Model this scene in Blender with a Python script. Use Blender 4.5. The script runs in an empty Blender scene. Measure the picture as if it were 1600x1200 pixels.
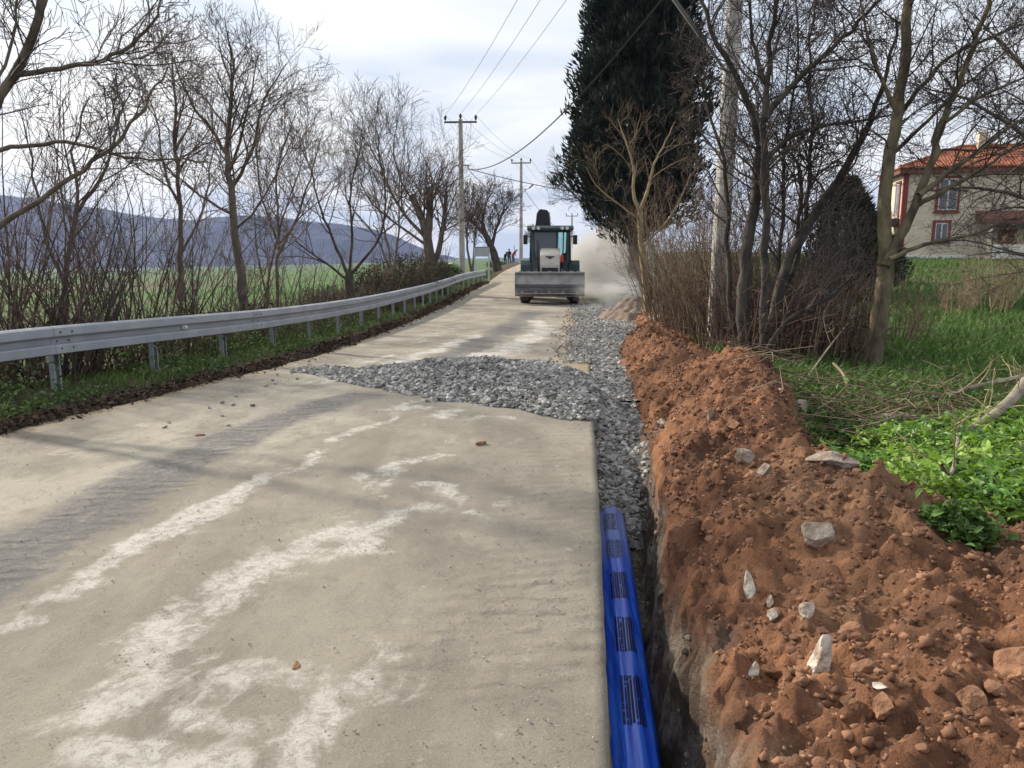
import bpy, math, random
import numpy as np
from mathutils import Vector, Matrix

# ------------------------------------------------------------------ camera, sky, sun, exposure
SC = bpy.context.scene
PITCH = math.atan(1 / 6)
CAM_H = 1.5
cam_d = bpy.data.cameras.new('camera'); cam = bpy.data.objects.new('camera', cam_d)
SC.collection.objects.link(cam); SC.camera = cam
cam.location = (0, 0, CAM_H); cam.rotation_euler = (math.pi / 2 - PITCH, 0, 0)
cam_d.sensor_fit = 'HORIZONTAL'; cam_d.sensor_width = 36; cam_d.lens = 27
cam_d.clip_start = 0.05; cam_d.clip_end = 20000

SUN_EL, SUN_AZ = math.radians(29), math.radians(52)          # azimuth: to the left of straight ahead
sun_dir = Vector((-math.sin(SUN_AZ) * math.cos(SUN_EL), math.cos(SUN_AZ) * math.cos(SUN_EL), math.sin(SUN_EL)))
sd = bpy.data.lights.new('sun', 'SUN'); sun = bpy.data.objects.new('sun', sd)
SC.collection.objects.link(sun)
sd.energy = 5.0; sd.angle = math.radians(2.2); sd.color = (1.0, 0.90, 0.76)
sun.rotation_euler = (-sun_dir).to_track_quat('-Z', 'Y').to_euler()

W = bpy.data.worlds.new('World'); SC.world = W; W.use_nodes = True
wn, wl = W.node_tree.nodes, W.node_tree.links
for n in list(wn): wn.remove(n)
def wnode(t, **k):
    n = wn.new(t)
    for a, b in k.items(): setattr(n, a, b)
    return n
def wmath(op, a, b=None, clamp=False):
    n = wnode('ShaderNodeMath', operation=op, use_clamp=clamp)
    for i, q in enumerate((a, b)):
        if q is None: continue
        if isinstance(q, (int, float)): n.inputs[i].default_value = q
        else: wl.new(q, n.inputs[i])
    return n.outputs[0]
sky = wnode('ShaderNodeTexSky', sky_type='NISHITA', sun_disc=False)
sky.sun_elevation = SUN_EL; sky.sun_rotation = -SUN_AZ; sky.air_density = 1.0; sky.dust_density = 2.0
tc = wnode('ShaderNodeTexCoord'); sx = wnode('ShaderNodeSeparateXYZ'); wl.new(tc.outputs['Generated'], sx.inputs[0])
zz = wmath('ADD', wmath('MAXIMUM', sx.outputs[2], 0.0), 0.16)
cx = wmath('DIVIDE', sx.outputs[0], zz); cy = wmath('DIVIDE', sx.outputs[1], zz)
cv = wnode('ShaderNodeCombineXYZ'); wl.new(cx, cv.inputs[0]); wl.new(cy, cv.inputs[1])
cn = wnode('ShaderNodeTexNoise'); cn.inputs['Scale'].default_value = 0.95; cn.inputs['Detail'].default_value = 7
cn.inputs['Roughness'].default_value = 0.5; cn.inputs['Distortion'].default_value = 0.6; wl.new(cv.outputs[0], cn.inputs['Vector'])
cr = wnode('ShaderNodeValToRGB'); wl.new(cn.outputs[0], cr.inputs[0])
cr.color_ramp.elements[0].position = 0.38; cr.color_ramp.elements[0].color = (5.6, 6.4, 7.5, 1)
cr.color_ramp.elements[1].position = 0.60; cr.color_ramp.elements[1].color = (9.2, 9.15, 9.0, 1)
cm = wnode('ShaderNodeTexNoise'); cm.inputs['Scale'].default_value = 0.6; cm.inputs['Detail'].default_value = 5
wl.new(cv.outputs[0], cm.inputs['Vector'])
cover = wnode('ShaderNodeMapRange'); wl.new(cm.outputs[0], cover.inputs[0])
cover.inputs[1].default_value = 0.30; cover.inputs[2].default_value = 0.55; cover.inputs[3].default_value = 0.62; cover.inputs[4].default_value = 0.97
mx = wnode('ShaderNodeMix', data_type='RGBA'); wl.new(cover.outputs[0], mx.inputs[0])
wl.new(sky.outputs[0], mx.inputs[6]); wl.new(cr.outputs[0], mx.inputs[7])
# thin cloud glowing round the hidden sun
dt = wnode('ShaderNodeVectorMath', operation='DOT_PRODUCT'); wl.new(tc.outputs['Generated'], dt.inputs[0]); dt.inputs[1].default_value = sun_dir
gl = wmath('POWER', wmath('MAXIMUM', dt.outputs['Value'], 0.0), 5.0)
glc = wnode('ShaderNodeMix', data_type='RGBA', blend_type='ADD'); glc.inputs[0].default_value = 1.0
gs = wnode('ShaderNodeMix', data_type='RGBA', blend_type='MULTIPLY'); gs.inputs[0].default_value = 1.0
gs.inputs[6].default_value = (3.0, 2.7, 2.1, 1); wl.new(gl, gs.inputs[7])
wl.new(mx.outputs[2], glc.inputs[6]); wl.new(gs.outputs[2], glc.inputs[7])
bg = wnode('ShaderNodeBackground'); bg.inputs[1].default_value = 0.1; wl.new(glc.outputs[2], bg.inputs[0])
wo = wnode('ShaderNodeOutputWorld'); wl.new(bg.outputs[0], wo.inputs[0])

SC.view_settings.view_transform = 'Standard'; SC.view_settings.look = 'None'
SC.view_settings.exposure = 0.32; SC.view_settings.gamma = 1.0; SC.view_settings.use_curve_mapping = False
SC.cycles.max_bounces = 6; SC.cycles.transparent_max_bounces = 12; SC.cycles.volume_bounces = 0
SC.cycles.volume_step_rate = 2.0; SC.cycles.caustics_reflective = False; SC.cycles.caustics_refractive = False

# ------------------------------------------------------------------ helpers
COL = SC.collection
R = math.radians
rng = np.random.default_rng(7)
random.seed(11)

def P(px, py, Y):
    """the point at forward distance Y that lies in the direction of a photograph pixel"""
    u = (px - 800) / 1200; v = (600 - py) / 1200
    t = Y / (math.cos(PITCH) + v * math.sin(PITCH))
    return Vector((u * t, Y, CAM_H + (v * math.cos(PITCH) - math.sin(PITCH)) * t))
def G(px, py, h=0.0):
    """where the pixel's ray meets the level h"""
    u = (px - 800) / 1200; v = (600 - py) / 1200
    t = (h - CAM_H) / (v * math.cos(PITCH) - math.sin(PITCH))
    return (u * t, (math.cos(PITCH) + v * math.sin(PITCH)) * t)

def tag(o, label=None, cat=None, group=None, kind=None):
    if label: o['label'] = label
    if cat: o['category'] = cat
    if group: o['group'] = group
    if kind: o['kind'] = kind
    return o
def empty(name, loc=(0, 0, 0), rz=0, parent=None):
    o = bpy.data.objects.new(name, None); COL.objects.link(o)
    o.location = loc; o.rotation_euler = (0, 0, rz); o.parent = parent; o.empty_display_size = 0.2
    return o
def mesh_np(name, V, F, mat=None, parent=None, smooth=False, attrs=None):
    """V (n,3), F (m,k) or list of such arrays"""
    me = bpy.data.meshes.new(name)
    V = np.asarray(V, np.float32)
    Fs = F if isinstance(F, list) and not isinstance(F[0], tuple) else [np.array(F)]
    Fs = [np.asarray(f, np.int32) for f in Fs if len(f)]
    me.vertices.add(len(V)); me.vertices.foreach_set('co', V.ravel())
    nl = sum(f.size for f in Fs); npol = sum(len(f) for f in Fs)
    me.loops.add(nl); me.loops.foreach_set('vertex_index', np.concatenate([f.ravel() for f in Fs]))
    me.polygons.add(npol)
    tot = np.concatenate([np.full(len(f), f.shape[1], np.int32) for f in Fs])
    st = np.concatenate([[0], np.cumsum(tot)[:-1]]).astype(np.int32)
    me.polygons.foreach_set('loop_start', st); me.polygons.foreach_set('loop_total', tot)
    me.polygons.foreach_set('use_smooth', np.full(npol, smooth))
    if attrs:
        for k, a in attrs.items():
            at = me.attributes.new(k, 'FLOAT', 'POINT'); at.data.foreach_set('value', np.asarray(a, np.float32).ravel())
    me.update(); me.validate()
    if mat: me.materials.append(mat)
    o = bpy.data.objects.new(name, me); COL.objects.link(o); o.parent = parent
    return o

class MB:
    def __init__(s): s.v = []; s.f = []
    def add(s, vs, fs):
        b = len(s.v); s.v += [tuple(q) for q in vs]; s.f += [tuple(i + b for i in f) for f in fs]; return s
    def box(s, c, d, rot=None):
        x, y, z = [q / 2 for q in d]
        vs = [Vector(q) for q in [(-x, -y, -z), (x, -y, -z), (x, y, -z), (-x, y, -z), (-x, -y, z), (x, -y, z), (x, y, z), (-x, y, z)]]
        if rot is not None: vs = [rot @ q for q in vs]
        vs = [q + Vector(c) for q in vs]
        return s.add(vs, [(3, 2, 1, 0), (4, 5, 6, 7), (0, 1, 5, 4), (1, 2, 6, 5), (2, 3, 7, 6), (3, 0, 4, 7)])
    def prism(s, prof, x0, x1):
        """profile in (y,z), counter-clockwise seen from +x; extruded along x"""
        n = len(prof)
        vs = [(x0, y, z) for y, z in prof] + [(x1, y, z) for y, z in prof]
        fs = [tuple(range(n))[::-1], tuple(range(n, 2 * n))] + [(i, (i + 1) % n, n + (i + 1) % n, n + i) for i in range(n)]
        return s.add(vs, fs)
    def cyl(s, p0, p1, r0, r1=None, n=12):
        r1 = r0 if r1 is None else r1
        p0, p1 = Vector(p0), Vector(p1); d = (p1 - p0).normalized()
        a = d.orthogonal().normalized(); b = d.cross(a)
        vs = []
        for p, r in ((p0, r0), (p1, r1)):
            for i in range(n):
                t = 2 * math.pi * i / n; vs.append(p + (a * math.cos(t) + b * math.sin(t)) * r)
        return s.add(vs, [(i, (i + 1) % n, n + (i + 1) % n, n + i) for i in range(n)] + [tuple(range(n))[::-1], tuple(range(n, 2 * n))])
    def lathe(s, prof, c, axis='z', n=16):
        m = len(prof); vs = []
        for i in range(n):
            t = 2 * math.pi * i / n
            for r, h in prof:
                q = (r * math.cos(t), r * math.sin(t), h)
                if axis == 'x': q = (q[2], q[0], q[1])
                vs.append((q[0] + c[0], q[1] + c[1], q[2] + c[2]))
        fs = [(i * m + j, ((i + 1) % n) * m + j, ((i + 1) % n) * m + j + 1, i * m + j + 1) for i in range(n) for j in range(m - 1)]
        return s.add(vs, fs)
    def build(s, name, mat, parent=None, bevel=0, smooth=False):
        me = bpy.data.meshes.new(name); me.from_pydata(s.v, [], s.f); me.update()
        import bmesh
        bm = bmesh.new(); bm.from_mesh(me); bmesh.ops.recalc_face_normals(bm, faces=bm.faces)
        if bevel: bmesh.ops.bevel(bm, geom=list(bm.edges), offset=bevel, segments=2, affect='EDGES', clamp_overlap=True)
        bm.to_mesh(me); bm.free()
        if smooth: me.polygons.foreach_set('use_smooth', [True] * len(me.polygons))
        if mat: me.materials.append(mat)
        o = bpy.data.objects.new(name, me); COL.objects.link(o); o.parent = parent
        return o

# numpy value noise
def _h(x, y, z, s):
    n = (x * 374761393 + y * 668265263 + z * 2147483647 + s * 974634777) & 0xffffffff
    n = ((n ^ (n >> 13)) * 1274126177) & 0xffffffff
    n = ((n ^ (n >> 16)) * 2246822519) & 0xffffffff
    return ((n >> 8) & 0xffff) / 65535.0
def vn(x, y, s=0):
    x = np.asarray(x, float); y = np.asarray(y, float)
    xi = np.floor(x).astype(np.int64); yi = np.floor(y).astype(np.int64)
    fx = x - xi; fy = y - yi; fx = fx * fx * (3 - 2 * fx); fy = fy * fy * (3 - 2 * fy)
    a = _h(xi, yi, 0, s); b = _h(xi + 1, yi, 0, s); c = _h(xi, yi + 1, 0, s); d = _h(xi + 1, yi + 1, 0, s)
    return (a * (1 - fx) + b * fx) * (1 - fy) + (c * (1 - fx) + d * fx) * fy - 0.5
def fbm(x, y, s=0, o=4, g=0.5):
    t = 0; a = 1.0
    for i in range(o):
        t = t + a * vn(x, y, s + i * 17); x = x * 2.03 + 11.3; y = y * 2.03 + 5.7; a *= g
    return t
def smooth(x): x = np.clip(x, 0, 1); return x * x * (3 - 2 * x)

# ------------------------------------------------------------------ materials
def M(name, col, rough=0.8, col2=None, scale=5.0, bump=0.0, bscale=None, metal=0.0, detail=6, spec=0.3, stretch=None, trans=None, contrast=(0.35, 0.65), coord='Object'):
    m = bpy.data.materials.new(name); m.use_nodes = True
    nt = m.node_tree; b = nt.nodes['Principled BSDF']
    b.inputs['Base Color'].default_value = (*col, 1); b.inputs['Roughness'].default_value = rough
    b.inputs['Metallic'].default_value = metal; b.inputs['Specular IOR Level'].default_value = spec
    tcn = nt.nodes.new('ShaderNodeTexCoord'); vec = tcn.outputs[coord]
    if stretch:
        mp = nt.nodes.new('ShaderNodeMapping'); mp.inputs['Scale'].default_value = stretch; nt.links.new(vec, mp.inputs[0]); vec = mp.outputs[0]
    if col2:
        nz = nt.nodes.new('ShaderNodeTexNoise'); nz.inputs['Scale'].default_value = scale; nz.inputs['Detail'].default_value = detail
        nt.links.new(vec, nz.inputs['Vector'])
        rp = nt.nodes.new('ShaderNodeValToRGB'); nt.links.new(nz.outputs[0], rp.inputs[0])
        rp.color_ramp.elements[0].position = contrast[0]; rp.color_ramp.elements[0].color = (*col, 1)
        rp.color_ramp.elements[1].position = contrast[1]; rp.color_ramp.elements[1].color = (*col2, 1)
        nt.links.new(rp.outputs[0], b.inputs['Base Color'])
    if bump:
        nb = nt.nodes.new('ShaderNodeTexNoise'); nb.inputs['Scale'].default_value = bscale or scale * 3; nb.inputs['Detail'].default_value = 5
        nt.links.new(vec, nb.inputs['Vector'])
        bp = nt.nodes.new('ShaderNodeBump'); bp.inputs['Strength'].default_value = 1.0; bp.inputs['Distance'].default_value = bump
        nt.links.new(nb.outputs[0], bp.inputs['Height']); nt.links.new(bp.outputs[0], b.inputs['Normal'])
    if trans:
        tr = nt.nodes.new('ShaderNodeBsdfTranslucent'); tr.inputs[0].default_value = (*trans, 1)
        ad = nt.nodes.new('ShaderNodeAddShader'); out = nt.nodes['Material Output']
        nt.links.new(b.outputs[0], ad.inputs[0]); nt.links.new(tr.outputs[0], ad.inputs[1]); nt.links.new(ad.outputs[0], out.inputs[0])
    return m
def rand_tint(m, lo=0.6, hi=1.3):
    """per loose piece (random per island) brightness change"""
    nt = m.node_tree; b = nt.nodes['Principled BSDF']
    g = nt.nodes.new('ShaderNodeNewGeometry'); mr = nt.nodes.new('ShaderNodeMapRange')
    mr.inputs[3].default_value = lo; mr.inputs[4].default_value = hi; nt.links.new(g.outputs['Random Per Island'], mr.inputs[0])
    mi = nt.nodes.new('ShaderNodeMix'); mi.data_type = 'RGBA'; mi.blend_type = 'MULTIPLY'; mi.inputs[0].default_value = 1
    l = b.inputs['Base Color'].links
    if l: nt.links.new(l[0].from_socket, mi.inputs[6])
    else: mi.inputs[6].default_value = b.inputs['Base Color'].default_value
    nt.links.new(mr.outputs[0], mi.inputs[7]); nt.links.new(mi.outputs[2], b.inputs['Base Color'])
    return m

m_earth = None
m_gravel = rand_tint(M('crushed_stone', (0.25, 0.245, 0.235), 0.9, (0.40, 0.39, 0.37), 9, 0.002, 60), 0.4, 1.4)
m_gravel_bed = M('gravel_bed', (0.15, 0.15, 0.15), 0.95, (0.30, 0.30, 0.295), 26, 0.02, 40)
m_clod = rand_tint(M('earth_clod', (0.14, 0.07, 0.043), 0.95, (0.30, 0.16, 0.092), 5, 0.004, 50), 0.55, 1.35)
m_walllump = rand_tint(M('trench_wall_lump', (0.085, 0.06, 0.045), .95, (.24, .20, .155), 3, .008, 30), .5, 1.3)
m_rock = M('pale_rock', (0.25, 0.175, 0.12), 0.95, (0.58, 0.53, 0.46), 9, 0.02, 30, contrast=(.36, .54))
m_rockbrown = M('brown_rock', (0.17, 0.085, 0.05), 0.97, (0.34, 0.185, 0.105), 8, 0.02, 30)
m_rockgrey = M('grey_rock', (0.19, 0.13, 0.09), 0.95, (0.34, 0.29, 0.24), 8, 0.02, 30, contrast=(.36, .56))
m_rail = M('galvanised_steel', (0.33, 0.355, 0.40), 0.5, (0.42, 0.445, 0.49), 3, 0.0006, 40, metal=0.35, spec=0.5)
m_railpost = M('galvanised_post', (0.36, 0.38, 0.41), 0.6, (0.46, 0.48, 0.51), 8, metal=0.3)
m_dark = M('dark_gap', (0.03, 0.03, 0.035), 0.8)
m_bolt = M('bolt_steel', (0.12, 0.12, 0.13), 0.5, metal=0.6)
m_white = M('white_paint', (0.75, 0.75, 0.72), 0.6)
m_conc = M('concrete_pole', (0.30, 0.285, 0.265), 0.9, (0.44, 0.42, 0.39), 3, 0.004, 40, stretch=(1, 1, 0.35))
m_conc_old = M('weathered_concrete', (0.25, 0.24, 0.22), 0.95, (0.60, 0.57, 0.52), 4.5, 0.012, 25, stretch=(1, 1, 0.4))
m_steeldark = M('dark_steel', (0.09, 0.09, 0.10), 0.6, metal=0.4)
m_insul = M('brown_porcelain', (0.035, 0.03, 0.035), 0.25, spec=0.6)
m_wire = M('wire', (0.11, 0.115, 0.125), 0.6)
m_cable = M('black_cable', (0.05, 0.05, 0.055), 0.6)
m_bark = M('grey_bark', (0.085, 0.067, 0.055), 0.95, (0.17, 0.145, 0.115), 9, 0.02, 30, stretch=(1, 1, 0.3))
m_barklich = M('lichen_bark', (0.07, 0.055, 0.042), 0.95, (0.21, 0.175, 0.105), 7, 0.025, 28, stretch=(1, 1, 0.4))
m_barkyel = M('ochre_bark', (0.20, 0.155, 0.09), 0.95, (0.34, 0.27, 0.15), 6, 0.006, 30, stretch=(1, 1, 0.4))
m_barkdark = M('dark_bark', (0.035, 0.030, 0.030), 0.95, (0.10, 0.085, 0.07), 8, 0.02, 30, stretch=(1, 1, 0.4))
m_twig = rand_tint(M('twig_bark', (0.075, 0.06, 0.055), 0.9), 0.6, 1.6)
m_twigr = rand_tint(M('reddish_twig', (0.105, 0.07, 0.055), 0.9), 0.6, 1.5)
m_brush = rand_tint(M('dead_brush', (0.17, 0.125, 0.085), 0.95), 0.45, 1.6)
m_dry = rand_tint(M('dry_cane', (0.33, 0.26, 0.16), 0.95), 0.6, 1.3)
m_deadwood = M('dead_wood', (0.19, 0.155, 0.12), 0.95, (0.33, 0.285, 0.225), 6, 0.006, 30)
m_cyp = rand_tint(M('conifer_leaf', (0.012, 0.020, 0.020), 0.8, (0.032, 0.036, 0.022), .8, trans=(0.002, 0.004, 0.003)), 0.4, 1.6)
m_con = rand_tint(M('young_conifer_leaf', (0.028, 0.034, 0.018), 0.8), 0.5, 1.5)
m_leaf = rand_tint(M('weed_leaf', (0.075, 0.165, 0.03), 0.5, (0.17, 0.25, 0.04), 2.6, contrast=(.4, .6), trans=(0.07, 0.125, 0.012), spec=0.4), 0.35, 1.6)
m_grass = rand_tint(M('grass_blade', (0.062, 0.118, 0.026), 0.7, trans=(0.022, 0.042, 0.006)), 0.5, 1.5)
m_vgrass = rand_tint(M('verge_grass', (0.055, 0.09, 0.03), 0.75, (0.10, 0.15, 0.04), .9, trans=(0.018, 0.032, 0.006)), 0.4, 1.5)
m_litter = rand_tint(M('leaf_litter', (0.075, 0.05, 0.034), 0.9), 0.35, 1.7)
m_hedge = rand_tint(M('hedge_leaf', (0.07, 0.068, 0.034), 0.8), 0.5, 1.5)

def attr_node(nt, name):
    a = nt.nodes.new('ShaderNodeAttribute'); a.attribute_name = name; return a.outputs['Fac']
def nmix(nt, fac, a, b, blend='MIX'):
    n = nt.nodes.new('ShaderNodeMix'); n.data_type = 'RGBA'; n.blend_type = blend
    for i, q in ((0, fac), (6, a), (7, b)):
        if isinstance(q, (int, float)): n.inputs[i].default_value = q
        elif isinstance(q, tuple): n.inputs[i].default_value = (*q, 1)
        else: nt.links.new(q, n.inputs[i])
    return n.outputs[2]
def nnoise(nt, scale, detail=6, rough=0.5, stretch=None, dist=0.0):
    t = nt.nodes.new('ShaderNodeTexCoord'); v = t.outputs['Object']
    if stretch:
        mp = nt.nodes.new('ShaderNodeMapping'); mp.inputs['Scale'].default_value = stretch; nt.links.new(v, mp.inputs[0]); v = mp.outputs[0]
    n = nt.nodes.new('ShaderNodeTexNoise'); n.inputs['Scale'].default_value = scale; n.inputs['Detail'].default_value = detail
    n.inputs['Roughness'].default_value = rough; n.inputs['Distortion'].default_value = dist
    nt.links.new(v, n.inputs['Vector']); return n.outputs[0]
def nrange(nt, v, a, b, c=0.0, d=1.0):
    n = nt.nodes.new('ShaderNodeMapRange'); n.interpolation_type = 'SMOOTHSTEP'
    nt.links.new(v, n.inputs[0])
    for i, q in enumerate((a, b, c, d)): n.inputs[i + 1].default_value = q
    return n.outputs[0]
def nmath(nt, op, a, b, clamp=False):
    n = nt.nodes.new('ShaderNodeMath'); n.operation = op; n.use_clamp = clamp
    for i, q in enumerate((a, b)):
        if isinstance(q, (int, float)): n.inputs[i].default_value = q
        else: nt.links.new(q, n.inputs[i])
    return n.outputs[0]
def nbump(nt, h, dist, normal=None):
    n = nt.nodes.new('ShaderNodeBump'); n.inputs['Distance'].default_value = dist; nt.links.new(h, n.inputs['Height'])
    if normal: nt.links.new(normal, n.inputs['Normal'])
    return n.outputs[0]
def newmat(name, rough=0.9, spec=0.25):
    m = bpy.data.materials.new(name); m.use_nodes = True; b = m.node_tree.nodes['Principled BSDF']
    b.inputs['Roughness'].default_value = rough; b.inputs['Specular IOR Level'].default_value = spec
    return m, m.node_tree, b

m_road, nt, b = newmat('dusty_asphalt', 0.92, 0.2)
fine = nnoise(nt, 55, 5, 0.65); mid = nnoise(nt, 1.6, 6, 0.6, (1, 0.55, 1)); streak = nnoise(nt, 1.2, 5, 0.6, (2.2, 0.25, 1), 0.4); ed = nnoise(nt, 7, 6, 0.7, dist=0.6)
col = nmix(nt, nrange(nt, mid, 0.35, 0.65), (0.262, 0.234, 0.190), (0.358, 0.324, 0.262))
col = nmix(nt, nrange(nt, streak, 0.55, 0.75, 0, 0.35), col, (0.47, 0.44, 0.37))
ed2 = nnoise(nt, 2.6, 7, 0.72, (1, 0.6, 1), 1.2)
edm = nmath(nt, 'ADD', nmath(nt, 'SUBTRACT', ed, 0.5), nmath(nt, 'MULTIPLY', nmath(nt, 'SUBTRACT', ed2, 0.5), 1.5))
def stain(a, lo=0.36, hi=0.95, k=1.0):
    return nrange(nt, nmath(nt, 'ADD', attr_node(nt, a), nmath(nt, 'MULTIPLY', edm, k)), lo, hi)
col = nmix(nt, nmath(nt, 'MULTIPLY', stain('tan'), 0.75), col, (0.40, 0.305, 0.195))
col = nmix(nt, nmath(nt, 'MULTIPLY', stain('cream'), 0.6), col, (0.50, 0.46, 0.375))
grain = nrange(nt, nnoise(nt, 16, 9, 0.8, dist=.8), .34, .60)
blot = nrange(nt, nnoise(nt, 5, 8, .75, (1, .7, 1), 1.0), .50, .66)
col = nmix(nt, nmath(nt, 'MULTIPLY', blot, .38), col, (0.175, 0.165, 0.145))
col = nmix(nt, nmath(nt, 'MULTIPLY', nmath(nt, 'MULTIPLY', stain('track', .16, .75, .75), nrange(nt, grain, 0, 1, .6, 1)), 0.9), col, (0.150, 0.148, 0.146))
col = nmix(nt, nmath(nt, 'MULTIPLY', stain('white', .26, 1.05, 1.9), nrange(nt, grain, 0, 1, .2, .95)), col, (0.62, 0.595, 0.54))
agg = nnoise(nt, 150, 4, .6)
col = nmix(nt, nrange(nt, agg, .56, .70, 0, .45), col, (0.11, 0.105, 0.095))
col = nmix(nt, nrange(nt, nnoise(nt, 120, 4, .6), .58, .72, 0, .45), col, (0.50, 0.475, 0.43))
col = nmix(nt, nrange(nt, fine, 0.55, 0.75, 0, 0.35), col, (0.13, 0.12, 0.105))
col = nmix(nt, nrange(nt, nnoise(nt, 90, 3), 0.62, 0.75, 0, 0.4), col, (0.55, 0.52, 0.47))
nt.links.new(col, b.inputs['Base Color'])
wvt = nt.nodes.new('ShaderNodeTexWave'); wvt.bands_direction = 'Y'; wvt.inputs['Scale'].default_value = 2.3; wvt.inputs['Distortion'].default_value = 5.5; wvt.inputs['Detail'].default_value = 3; wvt.inputs['Detail Scale'].default_value = 1.6
tcw = nt.nodes.new('ShaderNodeTexCoord'); nt.links.new(tcw.outputs['Object'], wvt.inputs['Vector'])
trd = nmath(nt, 'MULTIPLY', wvt.outputs['Fac'], nmath(nt, 'MULTIPLY', attr_node(nt, 'tread'), nrange(nt, nnoise(nt, 3, 4, .6), .38, .60)))
nt.links.new(nbump(nt, nnoise(nt, 90, 8, 0.8), 0.008, nbump(nt, trd, .017, nbump(nt, nnoise(nt, 22, 6, 0.75), 0.008))), b.inputs['Normal'])

m_earth, nt, b = newmat('red_earth', 0.97, 0.12)
n1 = nnoise(nt, 2.2, 7, 0.65, dist=0.5); n2 = nnoise(nt, 14, 7, 0.7); n3 = nnoise(nt, 0.9, 4)
col = nmix(nt, nrange(nt, n1, 0.35, 0.66), (0.105, 0.052, 0.034), (0.325, 0.160, 0.086))
col = nmix(nt, nrange(nt, n3, 0.50, 0.68, 0, 0.55), col, (0.27, 0.165, 0.10))
col = nmix(nt, nrange(nt, n2, 0.50, 0.72, 0, 0.65), col, (0.10, 0.055, 0.038))
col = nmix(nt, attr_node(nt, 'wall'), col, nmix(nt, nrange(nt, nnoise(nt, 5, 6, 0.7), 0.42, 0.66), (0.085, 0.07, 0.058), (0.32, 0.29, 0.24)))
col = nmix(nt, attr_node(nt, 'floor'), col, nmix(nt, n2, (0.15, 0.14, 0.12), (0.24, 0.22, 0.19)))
col = nmix(nt, attr_node(nt, 'soil'), col, nmix(nt, n1, (0.05, 0.06, 0.022), (0.10, 0.085, 0.045)))
col = nmix(nt, attr_node(nt, 'dusty'), col, nmix(nt, n1, (0.26, 0.235, 0.20), (0.38, 0.35, 0.31)))
nt.links.new(col, b.inputs['Base Color'])
nt.links.new(nbump(nt, nnoise(nt, 45, 6, 0.75), 0.012, nbump(nt, nnoise(nt, 14, 5, 0.7), 0.03)), b.inputs['Normal'])

m_ground, nt, b = newmat('field_ground', 0.95, 0.15)
n1 = nnoise(nt, 0.35, 6, 0.6); n2 = nnoise(nt, 0.012, 5, 0.5); n3 = nnoise(nt, 4, 6, 0.7)
col = nmix(nt, nrange(nt, n1, 0.38, 0.62), (0.045, 0.082, 0.022), (0.085, 0.085, 0.04))
col = nmix(nt, nrange(nt, n3, 0.5, 0.7, 0, 0.5), col, (0.05, 0.052, 0.022))
far = nmix(nt, nrange(nt, n2, 0.40, 0.60), (0.055, 0.145, 0.02), (0.10, 0.105, 0.045))
col = nmix(nt, attr_node(nt, 'far'), col, far)
col = nmix(nt, attr_node(nt, 'verge'), col, nmix(nt, n3, (0.055, 0.042, 0.03), (0.10, 0.075, 0.05)))
nt.links.new(col, b.inputs['Base Color']); nt.links.new(nbump(nt, nnoise(nt, 9, 5, 0.7), 0.05), b.inputs['Normal'])

# ------------------------------------------------------------------ layout functions
LY = [-12, 0, 4, 6.36, 8.16, 10.63, 12.8, 16.6, 22, 30, 44, 58, 67, 76, 83, 95, 110, 130, 160]
LX = [-6.6, -5.2, -4.65, -4.34, -3.87, -3.34, -3.08, -2.82, -2.5, -2.15, -1.35, -0.6, 0.3, 1.3, 1.9, 2.9, 4.8, 8.0, 13]
RY = [-12, 0, 2.06, 4.38, 6.73, 9.75, 14, 22.9, 30, 44, 58, 67, 76, 83, 95, 110, 130, 160]
RX = [-1.0, 0.08, 0.29, 0.52, 0.73, 1.0, 1.42, 2.2, 2.75, 3.6, 4.5, 5.2, 6.0, 6.6, 7.6, 9.4, 12.6, 17.6]
ZY = [-12, 8, 12.6, 17, 27, 33, 45, 60, 76, 93, 105, 125, 160]
ZZ = [0, 0, -.08, -.15, -.2, -.13, 0.05, 0.42, 0.85, 0.95, 0.5, -2.2, -6]
def pchip(xs, ys):
    xs = np.array(xs, float); ys = np.array(ys, float); h = np.diff(xs); d = np.diff(ys) / h
    m = np.zeros(len(xs)); m[0] = d[0]; m[-1] = d[-1]
    for i in range(1, len(xs) - 1):
        if d[i - 1] * d[i] > 0:
            w1 = 2 * h[i] + h[i - 1]; w2 = h[i] + 2 * h[i - 1]; m[i] = (w1 + w2) / (w1 / d[i - 1] + w2 / d[i])
    def f(x):
        x = np.clip(np.asarray(x, float), xs[0], xs[-1]); i = np.clip(np.searchsorted(xs, x) - 1, 0, len(xs) - 2)
        t = (x - xs[i]) / h[i]; t2 = t * t; t3 = t2 * t
        return ys[i] * (2 * t3 - 3 * t2 + 1) + h[i] * m[i] * (t3 - 2 * t2 + t) + ys[i + 1] * (-2 * t3 + 3 * t2) + h[i] * m[i + 1] * (t3 - t2)
    return f
xl = pchip(LY, LX); xr = pchip(RY, RX); zr = pchip(ZY, ZZ)
drop = pchip([0, 1.6, 2.6, 5, 10, 30, 80, 150, 400, 900, 1800, 4000], [0, 0, -0.18, -0.8, -1.7, -3.2, -5.4, -8, -16, -26, -34, -36])
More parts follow.
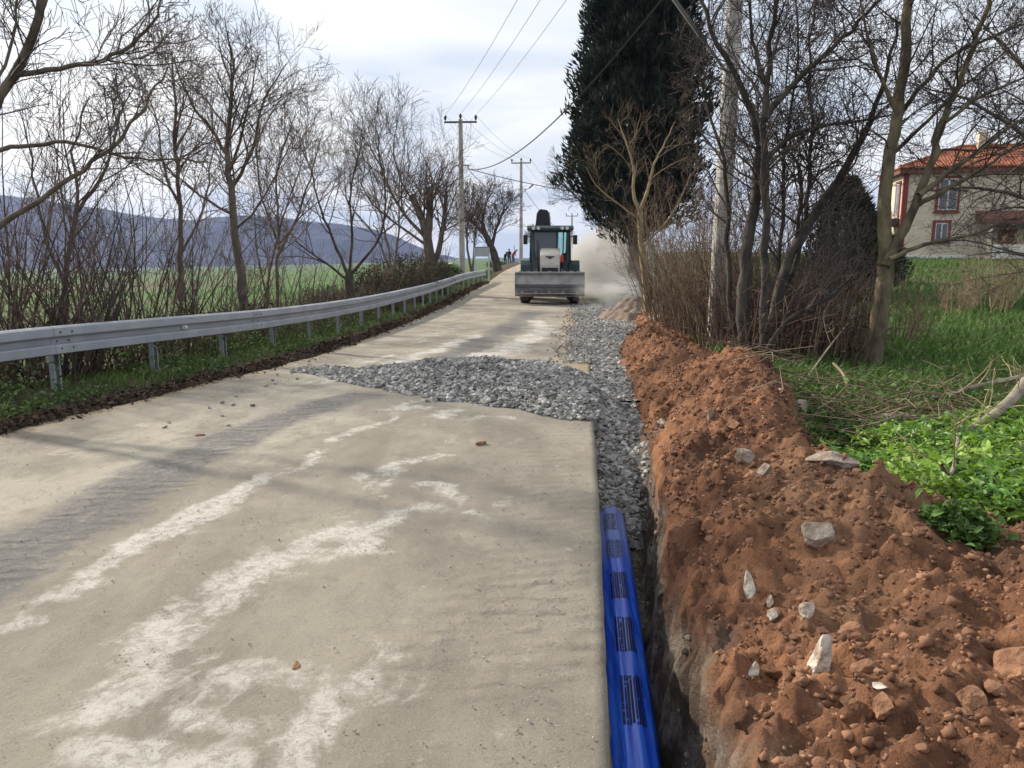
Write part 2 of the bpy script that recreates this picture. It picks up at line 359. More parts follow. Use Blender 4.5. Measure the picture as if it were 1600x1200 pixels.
def Hraw(x, y):
    x = np.asarray(x, float); y = np.asarray(y, float)
    base = zr(y); beyond = np.clip(y - 160, 0, None)
    base = base - np.where(beyond > 0, 30 * (1 - np.exp(-beyond / 500.0)), 0)
    al = xl(y) - x; ar = x - xr(y)
    left = base * np.exp(-np.clip(al, 0, None) / 12) + drop(np.clip(al, 0, 4000)) + 0.05 * fbm(x * .5, y * .5, 5) * smooth(al / 1.2)
    rise = 0.10 * smooth(ar / 1.5) + 1.15 * smooth((y - 7) / 46) * smooth(ar / 14)
    fall = -26 * smooth((np.clip(ar, 0, None) - 120) / 900)
    right = base * np.exp(-np.clip(ar, 0, None) / 60) + rise + fall + 0.10 * fbm(x * .3, y * .3, 9) * smooth(ar / 3)
    return np.where(al > 0, left, np.where(ar > 0, right, base))
def H(x, y): return float(Hraw(np.array([x]), np.array([y]))[0])

# earth bank profile in (s = forward distance, a = distance right of the cut edge)
S_ = [-4, 1.0, 2.4, 3.4, 4.2, 5.0, 6.0, 7.0, 8.0, 10, 12, 14.5, 17, 19, 22, 26, 34]
aw = pchip(S_, [.40, .38, .37, .37, .38, .41, .46, .52, .58, .54, .55, .85, 1.1, 1.2, 1.3, 1.5, 1.6])            # brink of the far wall
ac = pchip(S_, [1.7, 1.6, 1.5, 1.4, 1.25, 1.2, 1.3, 1.35, 1.25, 1.15, 1.05, 1.3, 1.5, 1.5, 1.6, 1.9, 2.0])     # crest
hc = pchip(S_, [.28, .28, .28, .32, .36, .42, .52, .58, .40, .32, .30, .24, .18, .30, .25, .1, .05])
at_ = pchip(S_, [3.9, 3.8, 3.4, 2.6, 1.75, 1.6, 1.85, 1.8, 1.8, 1.75, 1.7, 1.8, 2.1, 2.4, 2.4, 2.5, 2.6])     # toe, where the green begins
gf = pchip([-4, 5.3, 5.6, 5.9, 6.5, 7.2, 9, 11, 14, 34], [-0.68, -0.68, -0.58, -0.41, -0.25, -0.13, -0.07, -0.04, 0.0, 0.02])   # bed level in the trench
def bank(s, a):
    s = np.asarray(s, float); a = np.asarray(a, float)
    g = Hraw(xr(s) + a, s)
    nA = fbm(s * 1.1, a * 1.1, 21, 3); nB = fbm(s * 3.1, a * 3.1, 31, 3); nC = fbm(s * 9, a * 9, 41, 3, .6); nD = fbm(s * 24, a * 24, 51, 2, .6)
    W_ = aw(s) + 0.05 * fbm(s * 2.3, s * 0 + 3, 61, 3) + 0.03 * nC
    C_, T_ = ac(s), at_(s)
    zb = zr(s); hcr = hc(s) + zb
    t1 = np.clip((a - W_) / np.maximum(C_ - W_, .1), 0, 1)
    t2 = np.clip((a - C_) / np.maximum(T_ - C_, .1), 0, 1)
    up = 0.08 + zb + (hcr - 0.08 - zb) * np.sin(t1 * math.pi / 2) ** 1.1
    h = np.where(a < C_, up, g * smooth(t2) + hcr * (1 - smooth(t2)))
    dirt = 1 - smooth((a - T_ + 0.25 * nB + 0.15 * nA) / 0.25)
    amp = 0.25 + 0.75 * dirt
    h = h + amp * (0.20 * nA + 0.10 * nB + 0.085 * nC * (.5 + 1.5 * np.clip(nB + .3, 0, 1)) + 0.05 * nD)
    floor = gf(s) + zb + 0.03 * nB + 0.012 * nC
    tw = smooth((a - (W_ - 0.10) + .04 * nB + .03 * nC) / 0.13)
    wall = smooth((a - W_ + .16) / .05) * (1 - smooth((a - W_ - .06 - .10 * (nA + .3)) / .10))
    h = np.where(a < W_ + .02, floor * (1 - tw) + h * tw, h)
    return h, dirt, wall, 1 - smooth((a - W_ + .14) / .04), g
def bank_z(x, y):
    s = np.asarray(y, float); return bank(s, np.asarray(x, float) - xr(s))[0]

# ------------------------------------------------------------------ ground sheet
gx = np.concatenate([-np.geomspace(12, 4600, 56)[::-1], np.arange(-11.7, 12, .3), np.geomspace(12.3, 4600, 56)])
gy = np.concatenate([-np.geomspace(6, 800, 14)[::-1], np.arange(-5.6, 60, .8), np.geomspace(60.5, 3700, 76)])
X, Y = np.meshgrid(gx, gy); Z = Hraw(X, Y)
al = xl(Y) - X; ar = X - xr(Y)
inroad = (al < 0.35) & (ar < 0)
Z = np.where(inroad, Z - 0.10 * smooth((0.35 - al) / 0.3), Z)
cut = (1 - smooth((ar - 3.6) / .3)) * smooth((ar + 0.9) / .3) * (1 - smooth((Y - 27) / 2))
Z = Z - 1.0 * cut - 0.03 * ((ar >= 0) & (cut <= 0))
ny, nx = X.shape; idx = np.arange(nx * ny).reshape(ny, nx)
F = np.stack([idx[:-1, :-1], idx[:-1, 1:], idx[1:, 1:], idx[1:, :-1]], -1).reshape(-1, 4)
dist = np.hypot(X, Y)
ground = mesh_np('ground', np.stack([X, Y, Z], -1).reshape(-1, 3), F, m_ground, smooth=True,
                 attrs={'far': smooth((dist - 45) / 60), 'verge': smooth((2.6 - al) / .8) * smooth((al + .6) / .4) * (Y < 130)})
tag(ground, kind='structure')

# ------------------------------------------------------------------ road
s0 = [-8.0]
while s0[-1] < 150:
    q = s0[-1]; s0.append(q + (0.25 if q < 1.2 else max(0.022, 0.0075 * q)))
s0 = np.array(s0)
tt = np.linspace(0, 1, 112)
S, T = np.meshgrid(s0, tt, indexing='ij')
edge_r = xr(S) + (0.005 * fbm(S * 6, S * 0, 71, 3)) * smooth((S) / 2) * (T > .98)
XX = xl(S) * (1 - T) + edge_r * T
XX = XX + (T < .004) * 0.10 * fbm(S * 1.5, S * 0 + 7, 72, 3)
def seg_field(pts, wid, warp=0.25, seed=0, wide=None):
    """soft distance field of a pixel polyline laid on the road; half-width in metres"""
    wx = XX + warp * fbm(XX * 1.3, S * 1.3, seed + 3, 4, .6); wy = S + warp * 1.4 * fbm(XX * 1.3, S * 1.3, seed + 90, 4, .6)
    q = [G(*p_) for p_ in pts]; best = np.full(S.shape, 1e9)
    for (ax, ay), (bx, by) in zip(q[:-1], q[1:]):
        dx, dy = bx - ax, by - ay; t = np.clip(((wx - ax) * dx + (wy - ay) * dy) / (dx * dx + dy * dy), 0, 1)
        best = np.minimum(best, np.hypot(wx - ax - t * dx, wy - ay - t * dy))
    return np.clip(1.15 - best / (2.6 * wid), 0, 1)
white = np.zeros(S.shape)
for i, (pts, w_, k) in enumerate([
    ([(-60, 1000), (0, 965), (150, 885), (300, 815), (450, 735), (560, 680), (660, 628)], .055, .92),
    ([(150, 1110), (250, 1040), (310, 1000), (345, 950), (400, 895), (470, 870), (560, 825), (660, 790)], .085, 1.0),
    ([(410, 1165), (470, 1090), (500, 1055)], .06, .95), ([(190, 1120), (280, 1165), (400, 1195)], .07, .95), ([(170, 1190), (330, 1215)], .07, .9),
    ([(240, 1060), (380, 1020)], .06, .8), ([(300, 1130), (430, 1120)], .07, .7), ([(420, 880), (560, 860)], .09, .8), ([(590, 750), (690, 720)], .07, .8), ([(680, 760), (770, 800)], .045, .85), ([(640, 640), (780, 660)], .06, .65),
    ([(500, 600), (600, 572), (680, 545), (750, 515)], .10, .95), ([(740, 558), (800, 535), (850, 510), (840, 492)], .16, .9),
    ([(760, 572), (900, 578)], .14, .8), ([(850, 505), (905, 520)], .12, .6), ([(520, 578), (640, 545)], .08, .6), ([(640, 530), (720, 500)], .12, .5)]):
    white = np.maximum(white, k * seg_field(pts, w_, .34, 100 + i * 7) * (.80 + .75 * (fbm(XX * 1.9, S * 1.9, 400 + i, 3) + .35)))
cream = np.maximum(seg_field([(-60, 800), (200, 750), (400, 690), (520, 620)], .35, .4, 300), .8 * seg_field([(150, 700), (420, 620), (560, 570)], .22, .4, 310))
track = np.maximum(seg_field([(-80, 930), (0, 885), (200, 765), (400, 672), (560, 622)], .15, .12, 330), .9 * seg_field([(690, 568), (745, 530), (800, 500), (830, 480)], .20, .18, 340))
tan = np.maximum(.8 * smooth((.10 - T) / .09), smooth((T - .80) / .12) * smooth((S - 8) / 3) * .9)
tan = np.maximum(tan, .55 * smooth((S - 22) / 12))
Zr = zr(S) + 0.004 + 0.02 * (1 - (2 * T - 1) ** 2)
Zr = Zr + 0.010 * fbm(XX * 1.7, S * 1.7, 81, 4) + 0.004 * fbm(XX * 14, S * 14, 82, 3) * (S < 14)
rip = smooth((xr(S) - XX < .75) * 1.0) * smooth((xr(S) - XX) / .05) * smooth((.75 - (xr(S) - XX)) / .3) * smooth((S - 2.3) / .4) * (1 - smooth((S - 6.2) / .8))
Zr = Zr + rip * 0.0035 * np.sin((S + 0.35 * (xr(S) - XX) + 0.10 * fbm(XX * 4, S * 4, 83, 3)) * 2 * math.pi / .115) * smooth(vn(XX * 2, S * 2, 84) + .65)
trk = np.clip(track, 0, 1); Zr = Zr + trk * 0.004 * np.sin((S + XX * .4 + .1 * fbm(XX * 3, S * 3, 85)) * 2 * math.pi / .13) * (S < 12)
n_s, n_t = S.shape
V = np.stack([XX, S, Zr], -1).reshape(-1, 3)
idx = np.arange(n_s * n_t).reshape(n_s, n_t)
F = np.stack([idx[:-1, :-1], idx[:-1, 1:], idx[1:, 1:], idx[1:, :-1]], -1).reshape(-1, 4)
# the cut face on the trench side and the left edge, as real depth
nb = len(V); cols = []
lv = np.array([-.05, -.12, -.3, -.5, -.9])
ex = edge_r[:, -1]
prev = idx[:, -1]; Fx = []; Vx = []
for k, d in enumerate(lv):
    off = 0.004 + 0.02 * fbm(s0 * 5, s0 * 0 + d * 9, 90 + k, 3) * (k > 0) - 0.02 * (k > 1)
    Vx.append(np.stack([ex + off, s0, zr(s0) + d], -1)); cur = nb + k * n_s + np.arange(n_s)
    Fx.append(np.stack([prev[:-1], cur[:-1], cur[1:], prev[1:]], -1)); prev = cur
kb = nb + len(lv) * n_s; Vx.append(np.stack([XX[:, 0] - .06, s0, zr(s0) - .12], -1)); cur = kb + np.arange(n_s)
Fx.append(np.stack([cur[:-1], idx[:-1, 0], idx[1:, 0], cur[1:]], -1))
nextra = (len(lv) + 1) * n_s
pad = lambda a, v=0: np.concatenate([a.ravel(), np.full(nextra, v)])
road = mesh_np('road', np.concatenate([V] + Vx), np.concatenate([F] + Fx), m_road, smooth=True,
               attrs={'white': pad(white), 'cream': pad(cream), 'track': pad(track, .35), 'tan': pad(tan, .7), 'tread': pad(np.clip(track * 1.2 + rip * .4 + .8 * seg_field([(700, 1010), (860, 960), (935, 930)], .16, .2, 380), 0, 1))})
tag(road, kind='structure')

# ------------------------------------------------------------------ trench and earth bank
s1 = [-4.0]
while s1[-1] < 29: q = s1[-1]; s1.append(q + (0.08 if q < 1.2 else max(0.020, 0.0065 * q)))
s1 = np.array(s1); a1 = np.concatenate([np.arange(0.0, .75, .016), np.arange(.75, 2.5, .026), np.arange(2.5, 4.4, .06)])
Sb, Ab = np.meshgrid(s1, a1, indexing='ij')
hb, dirt, wall, flo, gb = bank(Sb, Ab)
endk = smooth((Ab - 4.0) / .35); hb = hb * (1 - endk) + (gb - .08) * endk
farend = smooth((Sb - 27) / 1.8); hb = hb - .12 * farend
xb = xr(Sb) + Ab + 0.07 * wall * fbm(Sb * 7, hb * 7, 95, 4, .65)
idx = np.arange(Sb.size).reshape(Sb.shape)
F = np.stack([idx[:-1, :-1], idx[:-1, 1:], idx[1:, 1:], idx[1:, :-1]], -1).reshape(-1, 4)
dusty = smooth((Sb - 18) / 6) * dirt * .75
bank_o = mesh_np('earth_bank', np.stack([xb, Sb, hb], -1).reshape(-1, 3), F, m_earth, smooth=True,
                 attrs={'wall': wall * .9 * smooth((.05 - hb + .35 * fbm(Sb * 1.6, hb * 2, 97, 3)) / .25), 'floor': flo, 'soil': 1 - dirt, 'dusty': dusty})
tag(bank_o, kind='structure')

# ------------------------------------------------------------------ scattered angular stones / leaves helpers
def stones(name, pos, size, mat, flat=.7, parent=None, seed=1, kinds=24, octa=False):
    """one mesh of many small angular stones (8-corner, jittered)"""
    r = np.random.default_rng(seed); n = len(pos)
    base = np.array([(x, y, z) for z in (-1, 1) for y in (-1, 1) for x in (-1, 1)], float) * .5
    tpl = base[None] * r.uniform(.55, 1.25, (kinds, 1, 3)) + r.uniform(-.22, .22, (kinds, 8, 3))
    fq = np.array([(0, 2, 3, 1), (4, 5, 7, 6), (0, 1, 5, 4), (2, 6, 7, 3), (0, 4, 6, 2), (1, 3, 7, 5)])
    if octa:
        base = np.array([(1, 0, 0), (-1, 0, 0), (0, 1, 0), (0, -1, 0), (0, 0, 1), (0, 0, -1)], float) * .62
        tpl = base[None] * r.uniform(.6, 1.3, (kinds, 1, 3)) + r.uniform(-.2, .2, (kinds, 6, 3))
        fq = np.array([(0, 2, 4), (2, 1, 4), (1, 3, 4), (3, 0, 4), (2, 0, 5), (1, 2, 5), (3, 1, 5), (0, 3, 5)])
    q = r.normal(size=(n, 4)); q /= np.linalg.norm(q, axis=1, keepdims=True); w, x, y, z = q.T
    Rm = np.stack([np.stack([1 - 2 * (y * y + z * z), 2 * (x * y - z * w), 2 * (x * z + y * w)], -1),
                   np.stack([2 * (x * y + z * w), 1 - 2 * (x * x + z * z), 2 * (y * z - x * w)], -1),
                   np.stack([2 * (x * z - y * w), 2 * (y * z + x * w), 1 - 2 * (x * x + y * y)], -1)], 1)
    v = tpl[r.integers(0, kinds, n)]
    v = np.einsum('nij,nkj->nki', Rm, v) * np.asarray(size)[:, None, None]
    v[..., 2] *= flat
    v = v + np.asarray(pos)[:, None, :]
    f = (np.arange(n) * len(base))[:, None, None] + fq[None]
    return mesh_np(name, v.reshape(-1, 3), f.reshape(-1, fq.shape[1]), mat, parent, smooth=octa)

def leaves(name, pos, nrm, length, width, mat, parent=None, seed=1, fold=.25):
    """one mesh of many folded leaves; nrm is the leaf's pointing direction"""
    r = np.random.default_rng(seed); n = len(pos)
    d = nrm / np.linalg.norm(nrm, axis=1, keepdims=True)
    up = r.normal(size=(n, 3)) * .5 + np.array([0, 0, 1.0]); s = np.cross(d, up); s /= np.linalg.norm(s, axis=1, keepdims=True) + 1e-9
    nn = np.cross(s, d); L = np.asarray(length)[:, None]; Wd = np.asarray(width)[:, None]
    p0 = pos; p1 = pos + d * L * .45 + nn * L * .06; p2 = pos + d * L - nn * L * .12
    a = pos + d * L * .40 + s * Wd * .5 + nn * Wd * fold; c = pos + d * L * .40 - s * Wd * .5 + nn * Wd * fold
    a2 = pos + d * L * .78 + s * Wd * .36 + nn * Wd * fold * .5; c2 = pos + d * L * .78 - s * Wd * .36 + nn * Wd * fold * .5
    v = np.stack([p0, a, a2, p2, c2, c, p1], 1)
    fq = np.array([(0, 1, 6), (1, 2, 6), (2, 3, 6), (3, 4, 6), (4, 5, 6), (5, 0, 6)])
    f = (np.arange(n) * 7)[:, None, None] + fq[None]
    return mesh_np(name, v.reshape(-1, 3), f.reshape(-1, 3), mat, parent)

def blades(name, pos, h, w, mat, lean=.5, parent=None, seed=1):
    r = np.random.default_rng(seed); n = len(pos)
    az = r.uniform(0, 2 * math.pi, n); ln = r.uniform(.1, lean, n) * h
    d = np.stack([np.cos(az), np.sin(az), 0 * az], -1); s = np.stack([-np.sin(az + 1.1), np.cos(az + 1.1), 0 * az], -1)
    up = np.array([0, 0, 1.0]); h = h[:, None]; w = w[:, None]; ln = ln[:, None]
    v = np.stack([pos - s * w / 2, pos + s * w / 2, pos + up * h * .6 + d * ln * .35 + s * w * .38, pos + up * h * .6 + d * ln * .35 - s * w * .38, pos + up * h * .92 + d * ln], 1)
    b = np.arange(n) * 5
    return mesh_np(name, v.reshape(-1, 3), [np.stack([b, b + 1, b + 2, b + 3], -1), np.stack([b + 3, b + 2, b + 4], -1)], mat, parent)

# ------------------------------------------------------------------ gravel heap and trench fill
crest = [(-2.72, 10.25, .0), (-2.2, 9.75, .05), (-1.6, 9.35, .14), (-.9, 9.0, .25), (-.3, 8.8, .31), (.3, 8.5, .30), (.8, 8.1, .20), (1.1, 7.9, .10)]
def heap_h(x, y):
    cxs = np.array([c[0] for c in crest]); x = np.asarray(x, float)
    yc = np.interp(x, cxs, [c[1] for c in crest]); hcx = np.interp(x, cxs, [c[2] for c in crest])
    ends = smooth((x + 2.85) / .4) * smooth((1.25 - x) / .3)
    wf = np.interp(x, [-2.7, -1.6, -.6, .3, .9], [.35, .75, 1.2, 1.35, 1.25]); wb = np.interp(x, [-2.7, -1.6, -.6, .9], [.3, .55, .9, .8])
    d = y - yc; t = np.where(d < 0, -d / wf, d / wb)
    t = t + .20 * fbm(x * 2.2, y * 2.2, 131, 3)
    return (hcx + .02) * np.clip(1 - t ** 1.35, -1, 1) * ends + .05 * fbm(x * 3, y * 3, 133, 3) * np.clip(1.2 - t, 0, 1) - .02 * (t > 1)
def grav_level(x, y):
    base = np.where(x < xr(y), zr(y) + .01, gf(y) + zr(y))
    hh = np.clip(heap_h(x, y), 0, None)
    return base + hh
hx, hy = np.meshgrid(np.arange(-2.9, 1.3, .06), np.arange(6.2, 11.2, .06)); hz = heap_h(hx, hy)
base_in = np.where(hx < xr(hy), zr(hy) + .012, gf(hy) + zr(hy))
hzz = np.where(hz > 0.004, base_in + hz - .012, base_in - .05)
idx = np.arange(hx.size).reshape(hx.shape)
F = np.stack([idx[:-1, :-1], idx[:-1, 1:], idx[1:, 1:], idx[1:, :-1]], -1).reshape(-1, 4)
gh = empty('gravel_heap', (0, 0, 0)); tag(gh, 'long low heap of grey crushed stone spilled across the road', 'gravel', kind='stuff')
mesh_np('heap_core', np.stack([hx, hy, hzz], -1).reshape(-1, 3), F, m_gravel_bed, gh, smooth=True)
n = 44000; px_ = rng.uniform(-2.9, 1.3, n); py_ = rng.uniform(6.2, 11.0, n); hh = heap_h(px_, py_)
k = (hh > -.006 + .02 * rng.random(n) ** 3) & (px_ < xr(py_) + .05); px_, py_, hh = px_[k], py_[k], np.clip(hh[k], 0, None)
sz = .014 + .034 * rng.random(len(px_)) ** 1.6
stones('crushed_stone', np.stack([px_, py_, zr(py_) + .014 + hh + sz * rng.uniform(-.1, .35, len(px_))], -1), sz, m_gravel, .75, gh, 3)
# loose spill round the heap
n = 2200; px_ = rng.uniform(-3.1, .9, n); py_ = rng.uniform(6.5, 11.6, n); hh = heap_h(px_, py_)
k = (hh < .0) & (hh > -.18) & (rng.random(n) < .5) & (px_ > xl(py_) + .1) & (px_ < xr(py_)); px_, py_ = px_[k], py_[k]; sz = rng.uniform(.012, .035, len(px_))
k = rng.random(len(px_)) < np.exp(-np.abs(heap_h(px_, py_)) * 60); px_, py_, sz = px_[k], py_[k], sz[k]
stones('spilled_stone', np.stack([px_, py_, zr(py_) + .03 + 0 * px_], -1), sz, m_gravel, .75, gh, 4)

tg = empty('trench_gravel', (0, 0, 0)); tag(tg, 'grey crushed stone filling the trench beside the road', 'gravel', kind='stuff')
n = 38000; s_ = 5.45 + 20.7 * rng.random(n) ** 1.6; a_ = rng.uniform(-.02, 1.8, n)
W0 = aw(s_) + .10 * fbm(s_ * 1.7, s_ * 0 + 1, 141, 3)
k = (a_ < W0 + .03) & (rng.random(n) < np.clip((s_ - 5.4) / .25, .15, 1)); s_, a_, W0 = s_[k], a_[k], W0[k]
sz = (.018 + .030 * rng.random(len(s_)) ** 1.4) * (1 + .03 * (s_ - 6).clip(0))
z_ = np.maximum(gf(s_) + zr(s_) + np.clip(heap_h(xr(s_) + a_, s_), 0, None), bank(s_, a_)[0] * (a_ < W0 * .86) - 9 * (a_ >= W0 * .86)) + sz * rng.uniform(-.1, .4, len(s_))
stones('crushed_stone', np.stack([xr(s_) + a_, s_, z_], -1), sz, m_gravel, .75, tg, 5)
# thin strewn stone over the cut edge further up
n = 5000; s_ = rng.uniform(11, 27, n); a_ = rng.normal(0, .22, n) - .05; k = a_ < .1; s_, a_ = s_[k], a_[k]
sz = rng.uniform(.015, .04, len(s_)); stones('strewn_stone', np.stack([xr(s_) + a_, s_, zr(s_) + .02 + sz * .3], -1), sz, m_gravel, .7, tg, 6)

# ------------------------------------------------------------------ clods on the bank (uncountable)
n = 76000; s_ = 1.2 + 21 * rng.random(n) ** 2.0; a_ = rng.uniform(.40, 3.8, n)
hb_, d_, w_, f_, g_ = bank(s_, a_); k = (d_ > .5) & (f_ < .4) & (rng.random(n) < .10 + 1.1 * (vn(s_ * 1.3, a_ * 1.3, 151) + .4)); s_, a_, hb_ = s_[k], a_[k], hb_[k]
sz = .007 + .022 * rng.random(len(s_)) ** 4 + .0011 * s_
clods = stones('earth_clods', np.stack([xr(s_) + a_, s_, hb_ - sz * .05], -1), sz * 1.25, m_clod, .85, None, 8, octa=True)
def lumps(name, pos, size, mat, seed, flat=.7, smooth_=True, sub=2):
    import bmesh
    bm = bmesh.new(); bmesh.ops.create_icosphere(bm, subdivisions=sub, radius=.5); bv = np.array([v.co[:] for v in bm.verts]); bf = np.array([[v.index for v in f.verts] for f in bm.faces]); bm.free()
    r = np.random.default_rng(seed); n = len(pos); tp = []
    for k in range(14):
        q = bv.copy()
        for _ in range(7):
            nn = r.normal(size=3); nn /= np.linalg.norm(nn); e = q @ nn - r.uniform(.25, .42); q = q - np.where(e > 0, e, 0)[:, None] * nn * .9
        tp.append((q + r.normal(0, .018, q.shape)) * r.uniform(.7, 1.3, 3))
    v = np.array(tp)[r.integers(0, 14, n)]; az = r.uniform(0, 6.28, n); c_, s2 = np.cos(az)[:, None], np.sin(az)[:, None]
    v = np.stack([v[..., 0] * c_ - v[..., 1] * s2, v[..., 0] * s2 + v[..., 1] * c_, v[..., 2] * flat], -1) * np.asarray(size)[:, None, None] + np.asarray(pos)[:, None, :]
    return mesh_np(name, v.reshape(-1, 3), (np.arange(n) * len(bv))[:, None, None] + bf[None] if False else ((np.arange(n) * len(bv))[:, None, None] + bf[None]).reshape(-1, 3), mat, None, smooth=smooth_)
n = 1500; s_ = 1.3 + 12 * rng.random(n) ** 1.7; a_ = rng.uniform(.42, 3.6, n); hb_, d_, w_, f_, g_ = bank(s_, a_)
k = (d_ > .6) & (f_ < .4) & (rng.random(n) < .25 + 1.3 * vn(s_ * .9, a_ * .9, 155)); s_, a_, hb_ = s_[k], a_[k], hb_[k]; sz = .022 + .065 * rng.random(len(s_)) ** 3.5
tag(lumps('earth_lumps', np.stack([xr(s_) + a_, s_, hb_ + sz * .05], -1), sz, m_clod, 18, .75, False), 'bigger lumps of red earth strewn over the bank', 'clods', kind='stuff')
n = 9000; s_ = 1.3 + 9 * rng.random(n) ** 1.8; a_ = rng.uniform(.36, 3.6, n); hb_, d_, w_, f_, g_ = bank(s_, a_)
k = (d_ > .6) & (f_ < .4) & (rng.random(n) < .15 + 1.6 * vn(s_ * 1.4, a_ * 1.4, 157)); s_, a_, hb_ = s_[k], a_[k], hb_[k]; sz = .016 + .032 * rng.random(len(s_)) ** 2
tag(lumps('earth_crumbs', np.stack([xr(s_) + a_, s_, hb_ + sz * .1], -1), sz, m_clod, 20, .85, False, 1), 'angular crumbs of red earth gathered in patches on the bank', 'clods', kind='stuff')
n = 700; s_ = 1.3 + 7 * rng.random(n) ** 1.3; a_ = aw(s_) + rng.uniform(-.13, .10, n); hb_ = bank(s_, a_)[0]; sz = .012 + .04 * rng.random(n) ** 3
k = hb_ < -.02; s_, a_, hb_, sz = s_[k], a_[k], hb_[k], sz[k]
tag(lumps('wall_lumps', np.stack([xr(s_) + a_, s_, hb_], -1), sz, m_walllump, 19, 1.0, False), 'grey brown lumps sticking out of the trench wall', 'clods', kind='stuff')
tag(clods, 'loose red brown clods and stones covering the earth bank', 'clods', kind='stuff')
n = 5200; s_ = rng.uniform(1.2, 7, n); a_ = rng.uniform(.02, .50, n); k = (bank(s_, a_)[3] > .5) & (s_ < 6); s_, a_ = s_[k], a_[k]; sz = .006 + .02 * rng.random(len(s_)) ** 3
tag(stones('trench_grit', np.stack([xr(s_) + a_, s_, bank(s_, a_)[0] + sz * .2], -1), sz, m_gravel_bed, .7, None, 9), 'fine grit on the trench floor beside the blue pipe', 'grit', kind='stuff')
# grit on the road
n = 16000; s_ = 1.6 + 9 * rng.random(n) ** 1.5; t_ = rng.random(n); x_ = xl(s_) * (1 - t_) + xr(s_) * t_
k = rng.random(n) < .15 + .85 * smooth(1 - (xr(s_) - x_) / 1.1) + .5 * (vn(x_ * 1.5, s_ * 1.5, 161) > .1); k &= x_ < xr(s_) - .03
s_, x_ = s_[k], x_[k]; sz = .003 + .005 * rng.random(len(s_)) ** 4
tag(stones('road_grit', np.stack([x_, s_, zr(s_) + .012 + .02 * (1 - (2 * t_[k] - 1) ** 2) + sz * .2], -1), sz, rand_tint(M('road_grit', (.32, .30, .26), .95), .6, 1.25), .7, None, 10), 'fine loose grit strewn over the dusty road', 'grit', kind='stuff')

# ------------------------------------------------------------------ single rocks
def rock(name, x, y, dims, mat, label, rz=0, sink=.25, seed=0, on='bank', tilt=0.0, group=None):
    import bmesh
    bm = bmesh.new(); bmesh.ops.create_icosphere(bm, subdivisions=3, radius=.5)
    r = random.Random(seed)
    cuts = [(Vector((r.uniform(-1, 1), r.uniform(-1, 1), r.uniform(-.7, 1))).normalized(), r.uniform(.22, .42)) for _ in range(13)]
    for v in bm.verts:
        for nrm, d in cuts:
            e = v.co.dot(nrm) - d
            if e > 0: v.co -= nrm * e
        v.co += Vector((r.uniform(-.013, .013), r.uniform(-.013, .013), r.uniform(-.013, .013)))
        v.co = Vector((v.co.x * dims[0], v.co.y * dims[1], v.co.z * dims[2])) * 1.25
    me = bpy.data.meshes.new(name); bm.to_mesh(me); bm.free(); me.materials.append(mat)
    o = bpy.data.objects.new(name, me); COL.objects.link(o)
    z = float(bank_z(x, y)) if on == 'bank' else float(zr(y)) + .012
    o.location = (x, y, z + dims[2] * (.5 - sink)); o.rotation_euler = (tilt, tilt * .4, rz)
    return tag(o, label, 'rock', group)
def pix_bank(px, py):
    """first point of the bank surface under a pixel's ray"""
    u = (px - 800) / 1200; v = (600 - py) / 1200
    dy = math.cos(PITCH) + v * math.sin(PITCH); dz = v * math.cos(PITCH) - math.sin(PITCH)
    t = np.linspace(1.2, 26, 5000); z = CAM_H + dz * t; hz_ = bank_z(u * t, dy * t)
    i = int(np.argmax(z < hz_)); return float(u * t[i]), float(dy * t[i])
